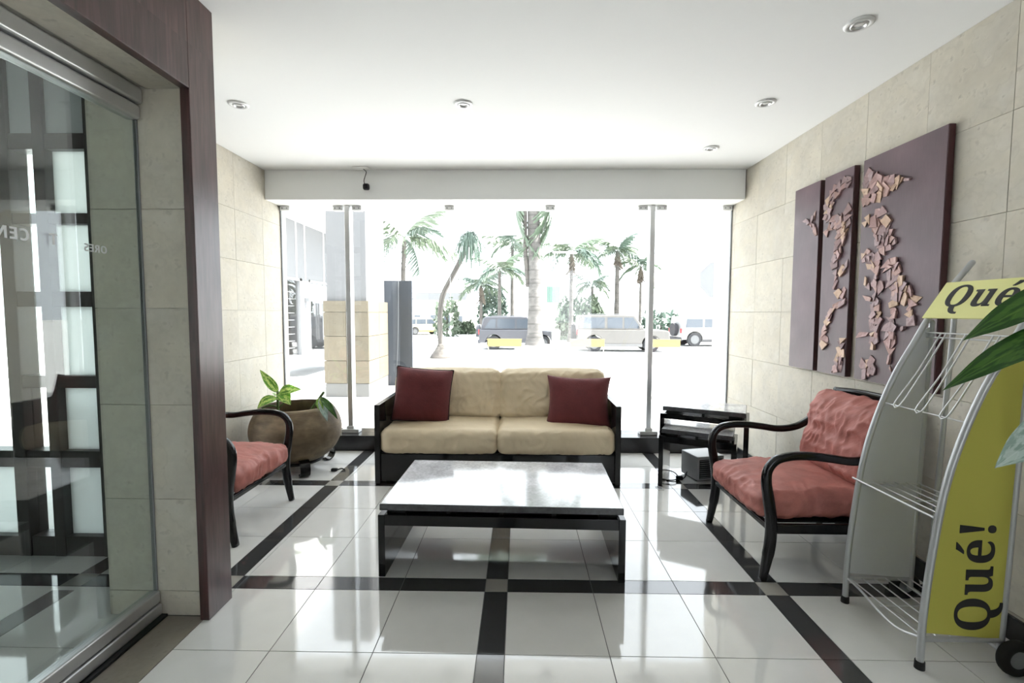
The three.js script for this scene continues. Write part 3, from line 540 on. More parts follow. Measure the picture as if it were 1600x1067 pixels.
  for (const [k, d0, d1, label] of defs) {
    const a = thing('art_panel', label, 'artwork', [2.0, 1.575, (d0 + d1) / 2]), O = a.position;
    const thick = 0.034, w = d1 - d0, h = 1.262;
    put(a, 'board', lb(thick - 0.004, h, w, -0.003, 0, 0, 0.002), M.panelEdge, 'dark red-brown edge');
    put(a, 'painted_face', lb(0.004, h - 0.004, w - 0.004, -thick / 2 - 0.003, 0, 0), M.panel);
    put(a, 'mount', [lb(0.012, 0.3, w * 0.5, 0.0175, 0.2, 0)], M.mortar);
    const face = 2.0 - thick / 2 - 0.005;
    for (const st of strokes[k]) for (let i = 0; i + 1 < st.length; i++) {
      const A = st[i], C = st[i + 1], L = Math.hypot(A[0] - C[0], A[1] - C[1]), wd = (A[2] + C[2]) / 2, n = Math.max(1, Math.min(5, Math.round(L / 0.036))), lanes = wd > 0.14 ? 4 : wd > 0.095 ? 3 : wd > 0.055 ? 2 : 1;
      for (let j = 0; j < n; j++) for (let ln = 0; ln < lanes; ln++) {
        const t = (j + 0.5) / n, wj = (A[2] + (C[2] - A[2]) * t), an = Math.atan2(C[1] - A[1], -(C[0] - A[0]));   // in the board's own left-right and up axes
        const off = lanes > 1 ? (ln - (lanes - 1) / 2) * wj / lanes : 0, len = Math.max(0.024, L / n * 1.75), wid = Math.max(0.009, wj / lanes * 1.6);
        let D = A[0] + (C[0] - A[0]) * t, Y = A[1] + (C[1] - A[1]) * t; D -= -Math.sin(an) * off; Y += Math.cos(an) * off;
        const half = Math.max(len * Math.abs(Math.cos(an)), wid * Math.abs(Math.sin(an))) * 0.5; D = Math.max(d0 + half * 0.9 + 0.004, Math.min(d1 - half * 0.9 - 0.004, D)); Y = Math.max(0.96 + len * 0.4, Math.min(2.19 - len * 0.4, Y));
        const g = shard(len, wid, rr(0.005, 0.012)); g.rotateZ(an + rr(-0.55, 0.55)); g.rotateX(rr(-0.16, 0.16)); g.rotateY(rr(-0.16, 0.16)); g.rotateY(-Math.PI / 2);
        const m = put(a, 'copper_shard', g, M.copper[Math.floor(rnd() * 5)]); m.position.set(face - 0.004 - rr(0, 0.004) - O.x, Y - O.y, -D - O.z);
      }
    }
  }
}

// ---------------------------------------------------------------- magazine rack
{
  const serif = await new FontLoader().loadAsync('fonts/droid/droid_serif_bold.typeface.json');
  const r = thing('magazine_rack', 'grey tubular magazine rack on wheels with yellow lettered boards', 'rack', [1.66, 0, 1.89]);
  const O = r.position, R = (X, Y, D) => V(X, Y, D).sub(O);
  const prof = [[1.505, 0.0], [1.508, 0.19], [1.530, 0.455], [1.563, 0.69], [1.611, 0.87], [1.683, 1.057], [1.757, 1.195], [1.812, 1.30], [1.884, 1.41], [1.985, 1.54]];
  const DF = 2.09, DN = 1.69, backX = (y) => 1.795 + 0.025 * y;
  M.yellow = std({ color: lin(0.50, 0.47, 0.085), roughness: 0.55 });  // board yellow darkened, shade on the side board painted in
  M.yellowLit = std({ color: lin(0.80, 0.79, 0.33), roughness: 0.55 });  // same board yellow lightened, window light on the header painted in
  M.rackGrey = std({ color: lin(0.66, 0.675, 0.72), roughness: 0.5 });
  M.tubeGrey = std({ color: lin(0.50, 0.51, 0.52), metalness: 0.55, roughness: 0.38 });
  M.wire = std({ color: lin(0.66, 0.67, 0.68), metalness: 0.6, roughness: 0.3 });
  M.ink = std({ color: lin(0.012, 0.012, 0.014), roughness: 0.6 });
  const curve = new THREE.CatmullRomCurve3(prof.map(([x, y]) => new THREE.Vector3(x, y, 0)), false, 'centripetal').getPoints(60);
  for (const [D, near] of [[DF, 0], [DN, 1]]) {
    put(r, 'curved_post', tube(prof.map(([x, y]) => R(x, y + 0.012, D)), 0.0125, 50, 10), M.tubeGrey);
    put(r, 'back_post', tube([R(backX(0.07), 0.07, D), R(backX(0.7), 0.7, D), R(backX(1.29), 1.29, D)], 0.011, 12, 10), M.tubeGrey);
    put(r, 'bottom_bar', rod(R(1.51, 0.115, D), R(1.797, 0.115, D), 0.010), M.tubeGrey);
    put(r, 'rubber_foot', (() => { const g = new THREE.CylinderGeometry(0.016, 0.017, 0.03, 14); g.translate(...R(1.505, 0.015, D).toArray()); return g; })(), M.rubber);
    const out = curve.filter((p) => p.y > 0.12 && p.y < 1.27).map((p) => [p.x + 0.008, p.y]); out.push([backX(1.2) - 0.002, 1.27], [backX(0.7) - 0.008, 0.7], [backX(0.12) - 0.008, 0.12]);
    const g = prism(out.map(([x, y]) => [x - O.x, y]), 0.006, 0); g.translate(0, 0, -D - O.z); const board = put(r, 'side_board', g, near ? M.yellow : M.rackGrey, near ? 'yellow side board' : 'plain pale grey side board');
    if (near) {
      const t = new TextGeometry('Qué!', { font: serif, size: 0.125, depth: 0.0015, curveSegments: 8 }); t.computeBoundingBox(); const bb = t.boundingBox, k = 0.40 / (bb.max.x - bb.min.x);
      t.translate(-bb.min.x, 0, 0); t.scale(k, k * 1.02, 1); t.rotateZ(Math.PI / 2); t.translate(1.748 - O.x, 0.155, -(D - 0.0035) - O.z); put(board, 'lettering', t, M.ink, 'black serif lettering');
    }
    const wheel = put(r, 'wheel', (() => { const w = new THREE.TorusGeometry(0.047, 0.02, 12, 30); w.translate(...R(near ? 1.825 : 1.80, 0.067, D + (near ? -0.03 : 0.035)).toArray()); return w; })(), M.rubber, 'black rubber tyre');
    const hub = new THREE.CylinderGeometry(0.036, 0.036, 0.026, 24); hub.rotateX(Math.PI / 2); hub.translate(...R(near ? 1.825 : 1.80, 0.067, D + (near ? -0.03 : 0.035)).toArray()); put(wheel, 'hub', hub, M.greyPaint);
  }
  put(r, 'axle', rod(R(1.81, 0.067, DN - 0.02), R(1.81, 0.067, DF + 0.02), 0.008), M.tubeGrey);
  for (const D of [2.045, 1.735]) put(r, 'rear_strut', rod(R(1.835, 0.08, D), R(1.885, 1.40, D), 0.010), M.tubeGrey);
  // header board set along the top of the curved posts
  const a = R(1.806, 1.30, 1.89), b = R(1.905, 1.455, 1.89), len = a.distanceTo(b), hd = new THREE.Group();
  const header = put(r, 'header_board', lb(DF - DN + 0.02, len, 0.006), M.yellowLit, 'yellow header board');
  const ang = Math.atan2(b.x - a.x, b.y - a.y);
  const basis = new THREE.Matrix4().makeBasis(new THREE.Vector3(0, 0, 1), new THREE.Vector3(Math.sin(ang), Math.cos(ang), 0), new THREE.Vector3(-Math.cos(ang), Math.sin(ang), 0));
  header.quaternion.setFromRotationMatrix(basis); header.position.copy(a.clone().add(b).multiplyScalar(0.5)).add(new THREE.Vector3(-0.016 * Math.cos(ang), 0.016 * Math.sin(ang), 0));
  { const t = new TextGeometry('Qué!', { font: serif, size: 0.115, depth: 0.0015, curveSegments: 8 }); t.computeBoundingBox(); const bb = t.boundingBox, k = 0.335 / (bb.max.x - bb.min.x); t.translate(-bb.min.x, 0, 0); t.scale(k, k, 1); t.translate(-0.155, -0.035, 0.003); put(header, 'lettering', t, M.ink, 'black serif lettering'); }
  // wire shelves and holders
  const xs = (y) => { for (let i = 0; i + 1 < prof.length; i++) if (y <= prof[i + 1][1]) { const q = (y - prof[i][1]) / (prof[i + 1][1] - prof[i][1]); return prof[i][0] + q * (prof[i + 1][0] - prof[i][0]); } return 1.9; };
  for (const [y, n, f] of [[0.565, 6, 0.0], [0.118, 6, 0]]) {
    for (let i = 0; i < n; i++) { const x = xs(y) + 0.01 + (backX(y) - xs(y) - 0.02) * i / (n - 1); put(r, 'shelf_wire', rod(R(x, y, DN), R(x, y, DF), 0.0032, 6), M.wire); }
    for (const D of [DN + 0.005, 1.89, DF - 0.005]) put(r, 'shelf_wire', rod(R(xs(y), y - 0.005, D), R(backX(y), y - 0.005, D), 0.003, 6), M.wire);
    put(r, 'front_rail', tube(y > 0.3 ? [R(xs(y) - 0.028, y + 0.018, DF + 0.005), R(xs(y) - 0.028, y + 0.018, DN - 0.005)] : [R(1.508, y, DF), R(1.505, y - 0.006, 2.0), R(1.488, y - 0.02, 1.85), R(1.487, y - 0.02, 1.77), R(1.508, y, DN)], y > 0.3 ? 0.0045 : 0.0055, 20, 7), M.wire);
  }
  for (const [y, dx] of [[1.245, 0.0], [1.225, 0.004]]) put(r, 'holder_rod', rod(R(1.80 + dx, y, DN), R(1.80 + dx, y, DF), 0.0034, 6), M.wire);
  put(r, 'holder_rod', rod(R(xs(0.93), 0.93, DN), R(xs(0.93), 0.93, DF), 0.003, 6), M.wire);
  for (const D of [2.0, 1.89, 1.78]) put(r, 'holder_loop', tube([R(1.80, 1.245, D + 0.012), R(1.71, 1.08, D + 0.012), R(1.615, 0.93, D + 0.012), R(1.612, 0.925, D), R(1.615, 0.93, D - 0.012), R(1.71, 1.08, D - 0.012), R(1.80, 1.245, D - 0.012)], 0.0034, 40, 6), M.wire);
}
// ---------------------------------------------------------------- plant whose leaves hang in beside the rack
{
  const p = thing('potted_plant', 'tall dark green broad-leaved plant leaning over the magazine rack', 'plant', [1.80, 0, 1.28]);
  const K = (X, Y, D) => V(X, Y, D).sub(p.position);
  put(p, 'pot', lathe([[0.001, 0.0], [0.10, 0.0], [0.13, 0.22], [0.135, 0.24], [0.122, 0.24], [0.118, 0.20], [0.001, 0.20]], 36), M.white, 'white pot');
  put(p, 'stem', tube([K(1.80, 0.18, 1.28), K(1.78, 0.6, 1.29), K(1.76, 1.0, 1.32), K(1.74, 1.36, 1.36)], 0.014, 20, 8), M.stem);
  const lf = (a, b, w, m, o) => put(p, 'leaf', leafGeo(a, b, w, { n: 18, ...o }), m);
  const face = new THREE.Vector3(-0.55, 0.65, 0.65);
  lf(K(1.66, 1.42, 1.36), K(1.335, 1.245, 1.42), 0.115, M.leafDark, { arch: 0.10, up: face, fold: 0.12, wave: 0.003 });
  lf(K(1.64, 1.29, 1.36), K(1.275, 1.095, 1.41), 0.10, M.leafDark, { arch: 0.14, up: face, fold: 0.12, wave: 0.003 });
  lf(K(1.62, 1.06, 1.34), K(1.425, 0.865, 1.39), 0.115, M.leafPale, { arch: 0.08, up: face, fold: 0.1, wave: 0.005 });
  lf(K(1.74, 1.38, 1.36), K(1.95, 1.62, 1.30), 0.12, M.leafDark, { arch: 0.12 });
  lf(K(1.75, 1.20, 1.34), K(1.96, 1.16, 1.15), 0.12, M.leafDark, { arch: 0.15 });
  put(p, 'leaf_stalk', [tube([K(1.742, 1.34, 1.36), K(1.70, 1.42, 1.36), K(1.66, 1.42, 1.36)], 0.005, 10, 6), tube([K(1.748, 1.22, 1.35), K(1.69, 1.29, 1.36), K(1.64, 1.29, 1.36)], 0.005, 10, 6), tube([K(1.76, 0.98, 1.32), K(1.68, 1.06, 1.34), K(1.62, 1.06, 1.34)], 0.005, 10, 6)], M.stem);
}

// ---------------------------------------------------------------- outside: ground
const GY = -0.55;
{
  const g = structure('ground', 'pale sunlit concrete forecourt and street', 'ground');
  const conc = tex(512, 6, (u, v) => { const k = 0.95 + (fbm(u, v, 6, 5, 3) - 0.5) * 0.14; return [k, k, k * 0.995]; });
  M.concrete = std({ color: lin(0.62, 0.625, 0.625), map: conc, roughness: 0.9 });
  const prof = [[-60, -0.09], [9.5, -0.09], [13.5, GY], [170, GY], [170, GY - 0.4], [-60, GY - 0.4]];
  const m = prism(prof, 200, 0); m.rotateY(Math.PI / 2); put(g, 'paving', boxUV(m), M.concrete);
  const k = structure('trim_3', 'low concrete kerb across the forecourt', 'kerb');
  put(k, 'kerb_stone', bx(1.95, 5.4, -0.09, -0.03, 7.6, 7.75), M.concrete); put(k, 'kerb_stone', bx(-1.2, 1.2, -0.09, -0.03, 7.6, 7.75), M.concrete);
}
// ---------------------------------------------------------------- outside: pillar and the folded dark board
{
  const p = thing('pillar', 'square grey pillar with beige stone blocks around its foot outside the window', 'pillar', [-2.88, -0.09, 8.2]);
  const O = p.position, Q = (a, b, c, d, e, f, r) => { const g = bx(a, b, c, d, e, f, r); g.translate(-O.x, -O.y, -O.z); return g; };
  put(p, 'shaft', Q(-3.215, -2.555, 1.4, 4.4, 7.72, 8.75), std({ color: lin(0.150, 0.152, 0.155), roughness: 0.8 }), 'plain grey shaft');
  M.block = [[0.158, 0.138, 0.104], [0.170, 0.148, 0.112], [0.148, 0.130, 0.098]].map((c) => std({ color: lin(...c), map: stoneMap, bumpMap: stoneBump, bumpScale: 0.003, roughness: 0.85 }));
  const ys = [0.14, 0.52, 0.93, 1.33, 1.52];
  for (let j = 0; j < 4; j++) for (let i = 0; i < 2; i++) { const xm = j === 3 ? -2.88 : -2.88; put(p, 'stone_block', Q(i ? xm + 0.004 : -3.255, i ? -2.505 : xm - 0.004, ys[j] + 0.004, ys[j + 1] - 0.004, 7.66, 7.71), M.block[(i + j) % 3]); }
  for (let j = 0; j < 4; j++) for (let i = 0; i < 2; i++) put(p, 'stone_block', Q(-2.555, -2.505, ys[j] + 0.004, ys[j + 1] - 0.004, 7.715 + i * 0.54, 7.715 + (i + 1) * 0.54 - 0.008), M.block[(i + j + 1) % 3]);
  put(p, 'core', Q(-3.24, -2.53, 0.0, 1.5, 7.70, 8.78), M.mortar);
  put(p, 'plinth', Q(-3.245, -2.515, -0.09, 0.136, 7.67, 8.80), std({ color: lin(0.14, 0.14, 0.135), roughness: 0.9 }));
  const b = thing('folded_board', 'dark blue-grey free-standing folded display board beside the pillar', 'board', [-2.335, -0.09, 9.0]);
  const mt = std({ color: lin(0.038, 0.045, 0.056), roughness: 0.4 });
  const f1 = lb(0.29, 2.03, 0.03, -0.14, 1.015, 0, 0.004); f1.rotateY(0.32); put(b, 'leaf', f1, mt); const f2 = lb(0.29, 2.03, 0.03, 0.14, 1.015, 0, 0.004); f2.rotateY(-0.32); put(b, 'leaf', f2, mt);
  put(b, 'cord', tube([new THREE.Vector3(0.0, 2.02, 0.05), new THREE.Vector3(-0.02, 1.0, 0.05), new THREE.Vector3(-0.06, 0.1, 0.055)], 0.005, 12, 6), M.greyPaint, 'pale cord');
}
// ---------------------------------------------------------------- outside: shop row on the left
{
  const s = thing('shop_building', 'pale shop building with glass shopfronts and a flat canopy', 'building', [-6.8, -0.09, 13.4]);
  const O = s.position, Q = (a, b, c, d, e, f, r) => { const g = bx(a, b, c, d, e, f, r); g.translate(-O.x, -O.y, -O.z); return g; };
  const X = -6, wallM = std({ color: lin(0.165, 0.170, 0.178), roughness: 0.8 }), trimM = std({ color: lin(0.62, 0.62, 0.62), roughness: 0.7 });
  put(s, 'wall', [Q(X - 1.6, X, 2.25, 4.3, 10.6, 16.2), Q(X - 1.6, X, -0.09, 2.25, 10.6, 11.2), Q(X - 1.6, X, -0.09, 2.25, 12.75, 13.2), Q(X - 1.6, X, -0.09, 2.25, 15.1, 16.2), Q(X - 1.6, X + 0.02, -0.09, 0.16, 10.6, 16.2)], wallM);
  put(s, 'canopy', Q(X, X + 1.1, 3.75, 3.9, 10.4, 16.4), trimM); put(s, 'upper_wall', Q(X - 1.6, X, 4.3, 7.5, 10.4, 16.4), trimM);
  for (const d of [11.75, 12.45, 12.95, 14.2]) put(s, 'panel_joint', Q(X, X + 0.025, 2.25, 3.75, d - 0.02, d + 0.02), trimM);
  const inner = std({ color: lin(0.40, 0.41, 0.42), roughness: 0.8 }), frame = M.greyPaint;
  [[11.2, 12.75], [13.2, 15.1]].forEach(([a, b], i) => {
    put(s, 'interior_back', Q(X - 1.5, X - 1.4, 0.16, 2.25, a, b), inner);
    put(s, 'shop_pane', Q(X - 0.06, X - 0.05, 0.18, 2.22, a + 0.04, b - 0.04), M.glass);
    put(s, 'door_frame', [Q(X - 0.1, X + 0.01, 0.16, 2.25, a, a + 0.05), Q(X - 0.1, X + 0.01, 0.16, 2.25, b - 0.12, b), Q(X - 0.1, X + 0.01, 2.18, 2.25, a, b)], frame);
    if (i) { for (const d of [14.0, 14.15]) put(s, 'pull_handle', rod(V(X + 0.05, 0.5, d).sub(O), V(X + 0.05, 1.6, d).sub(O), 0.025), M.steel); put(s, 'shelf_unit', Q(X - 1.2, X - 0.6, 0.16, 1.1, 13.3, 14.4), M.greyPaint); }
  });
  const pm = [[0.42, 0.10, 0.08], [0.50, 0.48, 0.44], [0.12, 0.20, 0.30], [0.46, 0.40, 0.28], [0.40, 0.12, 0.08], [0.16, 0.25, 0.20]].map((c) => std({ color: lin(...c), roughness: 0.6 }));
  [[11.45, 1.55, 0.65, 0.35, 0, 0], [11.5, 1.62, 0.38, 0.16, 1, 1], [11.45, 1.12, 0.62, 0.38, 2, 0], [11.45, 0.72, 0.60, 0.36, 3, 0], [11.45, 0.38, 0.34, 0.30, 1, 0], [11.80, 0.36, 0.30, 0.33, 4, 0], [11.7, 0.2, 0.3, 0.12, 5, 0], [11.45, 1.95, 0.6, 0.2, 5, 0]].forEach(([d, y, w, h, m, f]) => put(s, 'poster', Q(X - 0.09 + f * 0.006, X - 0.075 + f * 0.006, y, y + h, d, d + w), pm[m]));
  for (let j = 0; j < 10; j++) put(s, 'shelf', Q(X - 0.5, X - 0.15, 0.35 + j * 0.19, 0.365 + j * 0.19, 12.15, 12.6), frame);
  const l = put(s, 'wall_lamp', Q(X, X + 0.14, 1.62, 1.74, 12.9, 13.02, 0.02), frame);
}
// ---------------------------------------------------------------- outside: planting
M.palmLeaf = [[0.105, 0.150, 0.095], [0.125, 0.165, 0.11], [0.085, 0.13, 0.10]].map((c) => phy({ color: lin(...c), roughness: 0.55, transmission: 0.2, thickness: 0, side: THREE.DoubleSide }));
M.deadLeaf = std({ color: lin(0.15, 0.125, 0.10), roughness: 0.9, side: THREE.DoubleSide });
const barkMap = tex(256, 1.2, (u, v) => { const k = 0.85 + (fbm(u, v, 10, 4, 2) - 0.5) * 0.4 - (pn(3, v * 14, 14, 7) > 0.72 ? 0.14 : 0); return [k, k * 0.99, k * 0.97]; });
M.bark = std({ color: lin(0.135, 0.128, 0.122), map: barkMap, roughness: 0.95 });
M.barkPale = std({ color: lin(0.175, 0.17, 0.168), map: barkMap, roughness: 0.9 });
// feathered frond: arching midrib in the x-y plane with hanging leaflets
function frondGeo(L, droop, n, ll, s) {
  const pos = [], idx = [], P = (t) => [L * t * (1 - 0.16 * droop * t), L * (0.34 * t - 0.80 * droop * t * t)];
  const quad = (a, b, c, d) => { const k = pos.length / 3; for (const p of [a, b, c, d]) pos.push(...p); idx.push(k, k + 1, k + 2, k, k + 2, k + 3); };
  for (let i = 0; i < 10; i++) { const [x0, y0] = P(i / 10), [x1, y1] = P((i + 1) / 10), w = 0.022 * L * (1 - i / 11); quad([x0, y0, -w / 2], [x0, y0, w / 2], [x1, y1, w / 2], [x1, y1, -w / 2]); }
  for (let i = 0; i < n; i++) for (const k of [-1, 1]) {
    const t = 0.12 + 0.88 * i / n, [x, y] = P(t), l = ll * (0.55 + 0.9 * Math.sin(Math.PI * Math.min(1, t * 0.92))) * (0.85 + 0.3 * hash(i, k, s)), fall = 0.35 + 0.75 * hash(i, k + 5, s), w = 0.085 * ll + 0.02;
    quad([x - w / 2, y, 0], [x + w / 2, y, 0], [x + l * 0.42 + w * 0.2, y - l * fall * 0.75, k * l * 0.66], [x + l * 0.42 - w * 0.2, y - l * fall * 0.75, k * l * 0.66]);
  }
  const g = new THREE.BufferGeometry(); g.setAttribute('position', new THREE.Float32BufferAttribute(pos, 3)); g.setIndex(idx); const h = g.toNonIndexed(); h.computeVertexNormals(); return boxUV(h);
}
function trunkGeo(pts, r0, r1, flare = 0) { // tapering trunk through points
  const c = new THREE.CatmullRomCurve3(pts), n = 26, rad = 14, pos = [], idx = [], uv = [];
  for (let i = 0; i <= n; i++) { const t = i / n, p = c.getPoint(t), r = r0 + (r1 - r0) * t + flare * Math.exp(-t * n * 0.42); for (let k = 0; k <= rad; k++) { const a = k / rad * 2 * Math.PI, q = r * (1 + (hash(i, k % rad, 3) - 0.5) * 0.06); pos.push(p.x + Math.cos(a) * q, p.y, p.z + Math.sin(a) * q); uv.push(k / rad * 1.2, p.y); } }
  for (let i = 0; i < n; i++) for (let k = 0; k < rad; k++) { const a = i * (rad + 1) + k, b = a + 1; idx.push(a, a + rad + 1, b, b, a + rad + 1, b + rad + 1); }
  const g = new THREE.BufferGeometry(); g.setAttribute('position', new THREE.Float32BufferAttribute(pos, 3)); g.setAttribute('uv', new THREE.Float32BufferAttribute(uv, 2)); g.setIndex(idx); g.computeVertexNormals(); return g;
}
const fronds = [frondGeo(1, 0.55, 30, 0.26, 1), frondGeo(1, 0.85, 30, 0.28, 2), frondGeo(1, 1.15, 28, 0.25, 3)];
function crown(t, at, L, n, lift, s, dead = 0) {
  seed = 1000 + s * 77;
  for (let i = 0; i < n; i++) {
    const m = put(t, 'frond', fronds[i % 3], M.palmLeaf[(i + s) % 3]); m.position.copy(at); m.scale.setScalar(L * rr(0.8, 1.12)); m.rotation.set(0, i / n * 2 * Math.PI * 2.4 + rr(-0.3, 0.3), lift * (1 - 1.5 * (i / n)) + rr(-0.12, 0.12), 'YXZ');
  }
  for (let i = 0; i < dead; i++) { const m = put(t, 'dead_frond', fronds[2], M.deadLeaf); m.position.copy(at).add(new THREE.Vector3(0, -0.1, 0)); m.scale.setScalar(L * rr(0.45, 0.7)); m.rotation.set(0, i / dead * 6.28, -1.15 + rr(-0.15, 0.1), 'YXZ'); }
}
function palm(label, X, D, yTop, L, n, { r = 0.16, base = GY, lean = 0, lift = 0.65, dead = 0, s = 1, flare = 0.12, shaft = true } = {}) {
  const t = thing('palm_tree', label, 'palm tree', [X, base, D]), h = yTop - base;
  put(t, 'trunk', trunkGeo([new THREE.Vector3(0, -0.05, 0), new THREE.Vector3(lean * 0.3, h * 0.5, 0), new THREE.Vector3(lean, h, 0)], r, r * 0.7, flare), M.bark);
  if (shaft) put(t, 'crownshaft', trunkGeo([new THREE.Vector3(lean, h * 0.9, 0), new THREE.Vector3(lean, h * 0.98, 0), new THREE.Vector3(lean * 1.02, h + L * 0.10, 0)], r * 0.72, r * 0.4), M.palmLeaf[1]);
  crown(t, new THREE.Vector3(lean, h + (shaft ? L * 0.06 : 0), 0), L, n, lift, s, dead); return t;
}
palm('slender palm with long arching fronds rising behind the folded board', -4.08, 16, 3.75, 1.75, 11, { r: 0.10, lean: 0.12, lift: 0.8, s: 4 });
palm('young palm with loose drooping fronds behind the grey vehicle', -1.35, 31, 4.05, 2.1, 12, { r: 0.14, s: 6 });
palm('small leafy palm beside the white tent', -3.0, 36, 3.4, 2.0, 12, { r: 0.14, s: 8, dead: 3 });
palm('feathery palm with a rounded crown behind the street lamp', 3.3, 30, 5.1, 2.2, 14, { r: 0.15, s: 9, dead: 3 });
palm('palm with a shaggy brown skirt of dead fronds behind the beige vehicle', 7.05, 34, 5.8, 1.8, 18, { r: 0.2, s: 11, dead: 12, shaft: false, lift: 0.9 });
palm('thin palm with a hanging bundle of dead fronds near the window post', 8.75, 34, 4.7, 1.7, 13, { r: 0.11, s: 13, dead: 14, shaft: false, lift: 0.9 });
palm('low bushy palm between the street lamp and the shaggy palm', 5.1, 33, 3.2, 1.7, 12, { r: 0.13, s: 14 });
palm('tall faint palm left of the thick grey trunk', -0.6, 37, 6.6, 2.4, 13, { r: 0.16, s: 16 });
{ // thick royal palm in the middle of the view
  const t = thing('royal_palm', 'thick smooth grey palm trunk with a flared foot and hanging fronds', 'palm tree', [0.67, -0.1, 21]);
  const v = (x, y) => new THREE.Vector3(x, y, 0);
  put(t, 'trunk', trunkGeo([v(0.02, -0.05), v(0.0, 1.2), v(0.0, 3.2), v(-0.06, 5.2), v(-0.08, 8.0)], 0.30, 0.27, 0.18), M.barkPale);
  put(t, 'crownshaft', trunkGeo([v(-0.08, 7.9), v(-0.08, 8.8), v(-0.08, 9.8)], 0.26, 0.14), M.palmLeaf[1]);
  crown(t, v(-0.08, 9.7), 3.2, 14, 0.6, 21, 0);
  for (const [a, sc, rot] of [[0.25, 2.9, -1.05], [2.9, 2.9, -1.12], [-0.4, 2.7, -1.18]]) { const m = put(t, 'frond', fronds[2], M.palmLeaf[0]); m.position.set(Math.cos(a) > 0 ? 0.26 : -0.42, 7.0, 0.05); m.scale.setScalar(sc); m.rotation.set(0, a, rot, 'YXZ'); }
  put(t, 'side_shoot', trunkGeo([v(-0.30, 2.6), v(-0.42, 4.0), v(-0.46, 6.4)], 0.10, 0.09), M.bark);
  const k = thing('tree_ring', 'low round concrete ring around the thick palm trunk', 'planter', [0.67, GY, 21]); put(k, 'ring', lathe([[0.62, 0.0], [0.9, 0], [0.9, 0.44], [0.62, 0.44], [0.62, 0.0]], 32), M.concrete);
}
{ // ponytail palm: swollen foot, bent trunk, mop of thin leaves
  const t = thing('ponytail_palm', 'ponytail palm with a swollen grey foot, bent trunk and mop of thin leaves', 'plant', [-3.28, GY, 19.2]);
  const q = ([x, y]) => new THREE.Vector3(x + 3.28, y - GY, 0), pts = [[-3.26, -0.58], [-3.27, -0.2], [-3.29, 0.1], [-3.30, 0.63], [-3.29, 1.29], [-3.18, 2.03], [-2.83, 2.74], [-2.48, 3.39], [-2.19, 4.04], [-2.08, 4.45]].map(q);
  put(t, 'trunk', tube(pts, 0.105, 40, 10), M.bark); put(t, 'swollen_foot', lathe([[0.001, 0.62], [0.10, 0.60], [0.15, 0.5], [0.24, 0.34], [0.40, 0.12], [0.46, 0.0]], 24), M.bark);
  seed = 515; const gs = [];
  for (let i = 0; i < 220; i++) {
    const a = rr(0, 6.283), el = rr(-0.2, 1.35), l = rr(0.9, 1.45), pos = [], N = 5, w = 0.03, dx = Math.cos(a), dz = Math.sin(a);
    for (let k = 0; k <= N; k++) { const u = k / N, out = l * 0.62 * Math.cos(el) * Math.sin(u * 1.6), y = l * (Math.sin(el) * 0.7 * u - 1.0 * u * u * (0.55 + 0.5 * Math.cos(el))); pos.push([dx * out, y, dz * out]); }
    const P = []; for (let k = 0; k < N; k++) { const A = pos[k], C = pos[k + 1], s = [-dz * w, 0, dx * w].map((e) => e * (1 - k / N * 0.7)); P.push(A[0] - s[0], A[1], A[2] - s[2], A[0] + s[0], A[1], A[2] + s[2], C[0] + s[0], C[1], C[2] + s[2], A[0] - s[0], A[1], A[2] - s[2], C[0] + s[0], C[1], C[2] + s[2], C[0] - s[0], C[1], C[2] - s[2]); }
    const g = new THREE.BufferGeometry(); g.setAttribute('position', new THREE.Float32BufferAttribute(P, 3)); g.computeVertexNormals(); gs.push(boxUV(g));
  }
  const m = put(t, 'leaf_mop', gs, M.palmLeaf[2]); m.position.copy(q([-2.06, 4.45])); m.userData.kind = 'stuff';
}
function bush(label, X, D, w, h, s, n = 500) {
  seed = 90 + s * 31; const t = thing('bush', label, 'bush', [X, GY, D]), gs = [];
  for (let i = 0; i < n; i++) { const a = rr(0, 6.283), z = rr(0.02, 1), q = Math.sqrt(1 - (z - 0.3) ** 2) * rr(0.6, 1), g = new THREE.PlaneGeometry(rr(0.12, 0.24), rr(0.25, 0.5)); g.rotateX(rr(-1, 1)); g.rotateY(rr(0, 6)); g.rotateZ(rr(-0.9, 0.9)); g.translate(Math.cos(a) * q * w / 2, z * h * (0.8 + 0.3 * hash(Math.floor(a * 3), 1, s)), Math.sin(a) * q * w / 3); gs.push(g.toNonIndexed()); }
  const m = put(t, 'foliage', gs, M.palmLeaf[s % 3]); m.userData.kind = 'stuff'; put(t, 'stem', rod(new THREE.Vector3(0, 0, 0), new THREE.Vector3(0, h * 0.6, 0), 0.08), M.bark);
}
bush('broad hedge bush behind the beige vehicle', 4.3, 33, 3.6, 2.9, 1, 900);
bush('low bush beyond the window post near the white vehicle', 10.6, 35, 3.4, 2.0, 2);
bush('small yellow-green bush left of the grey vehicle', -4.9, 41, 2.0, 1.0, 3);
bush('blue-green shrub behind the young palm', -2.2, 38, 2.6, 3.6, 5, 700);
bush('loose shrub by the cream taxi', -5.8, 37, 2.2, 2.9, 7, 260);

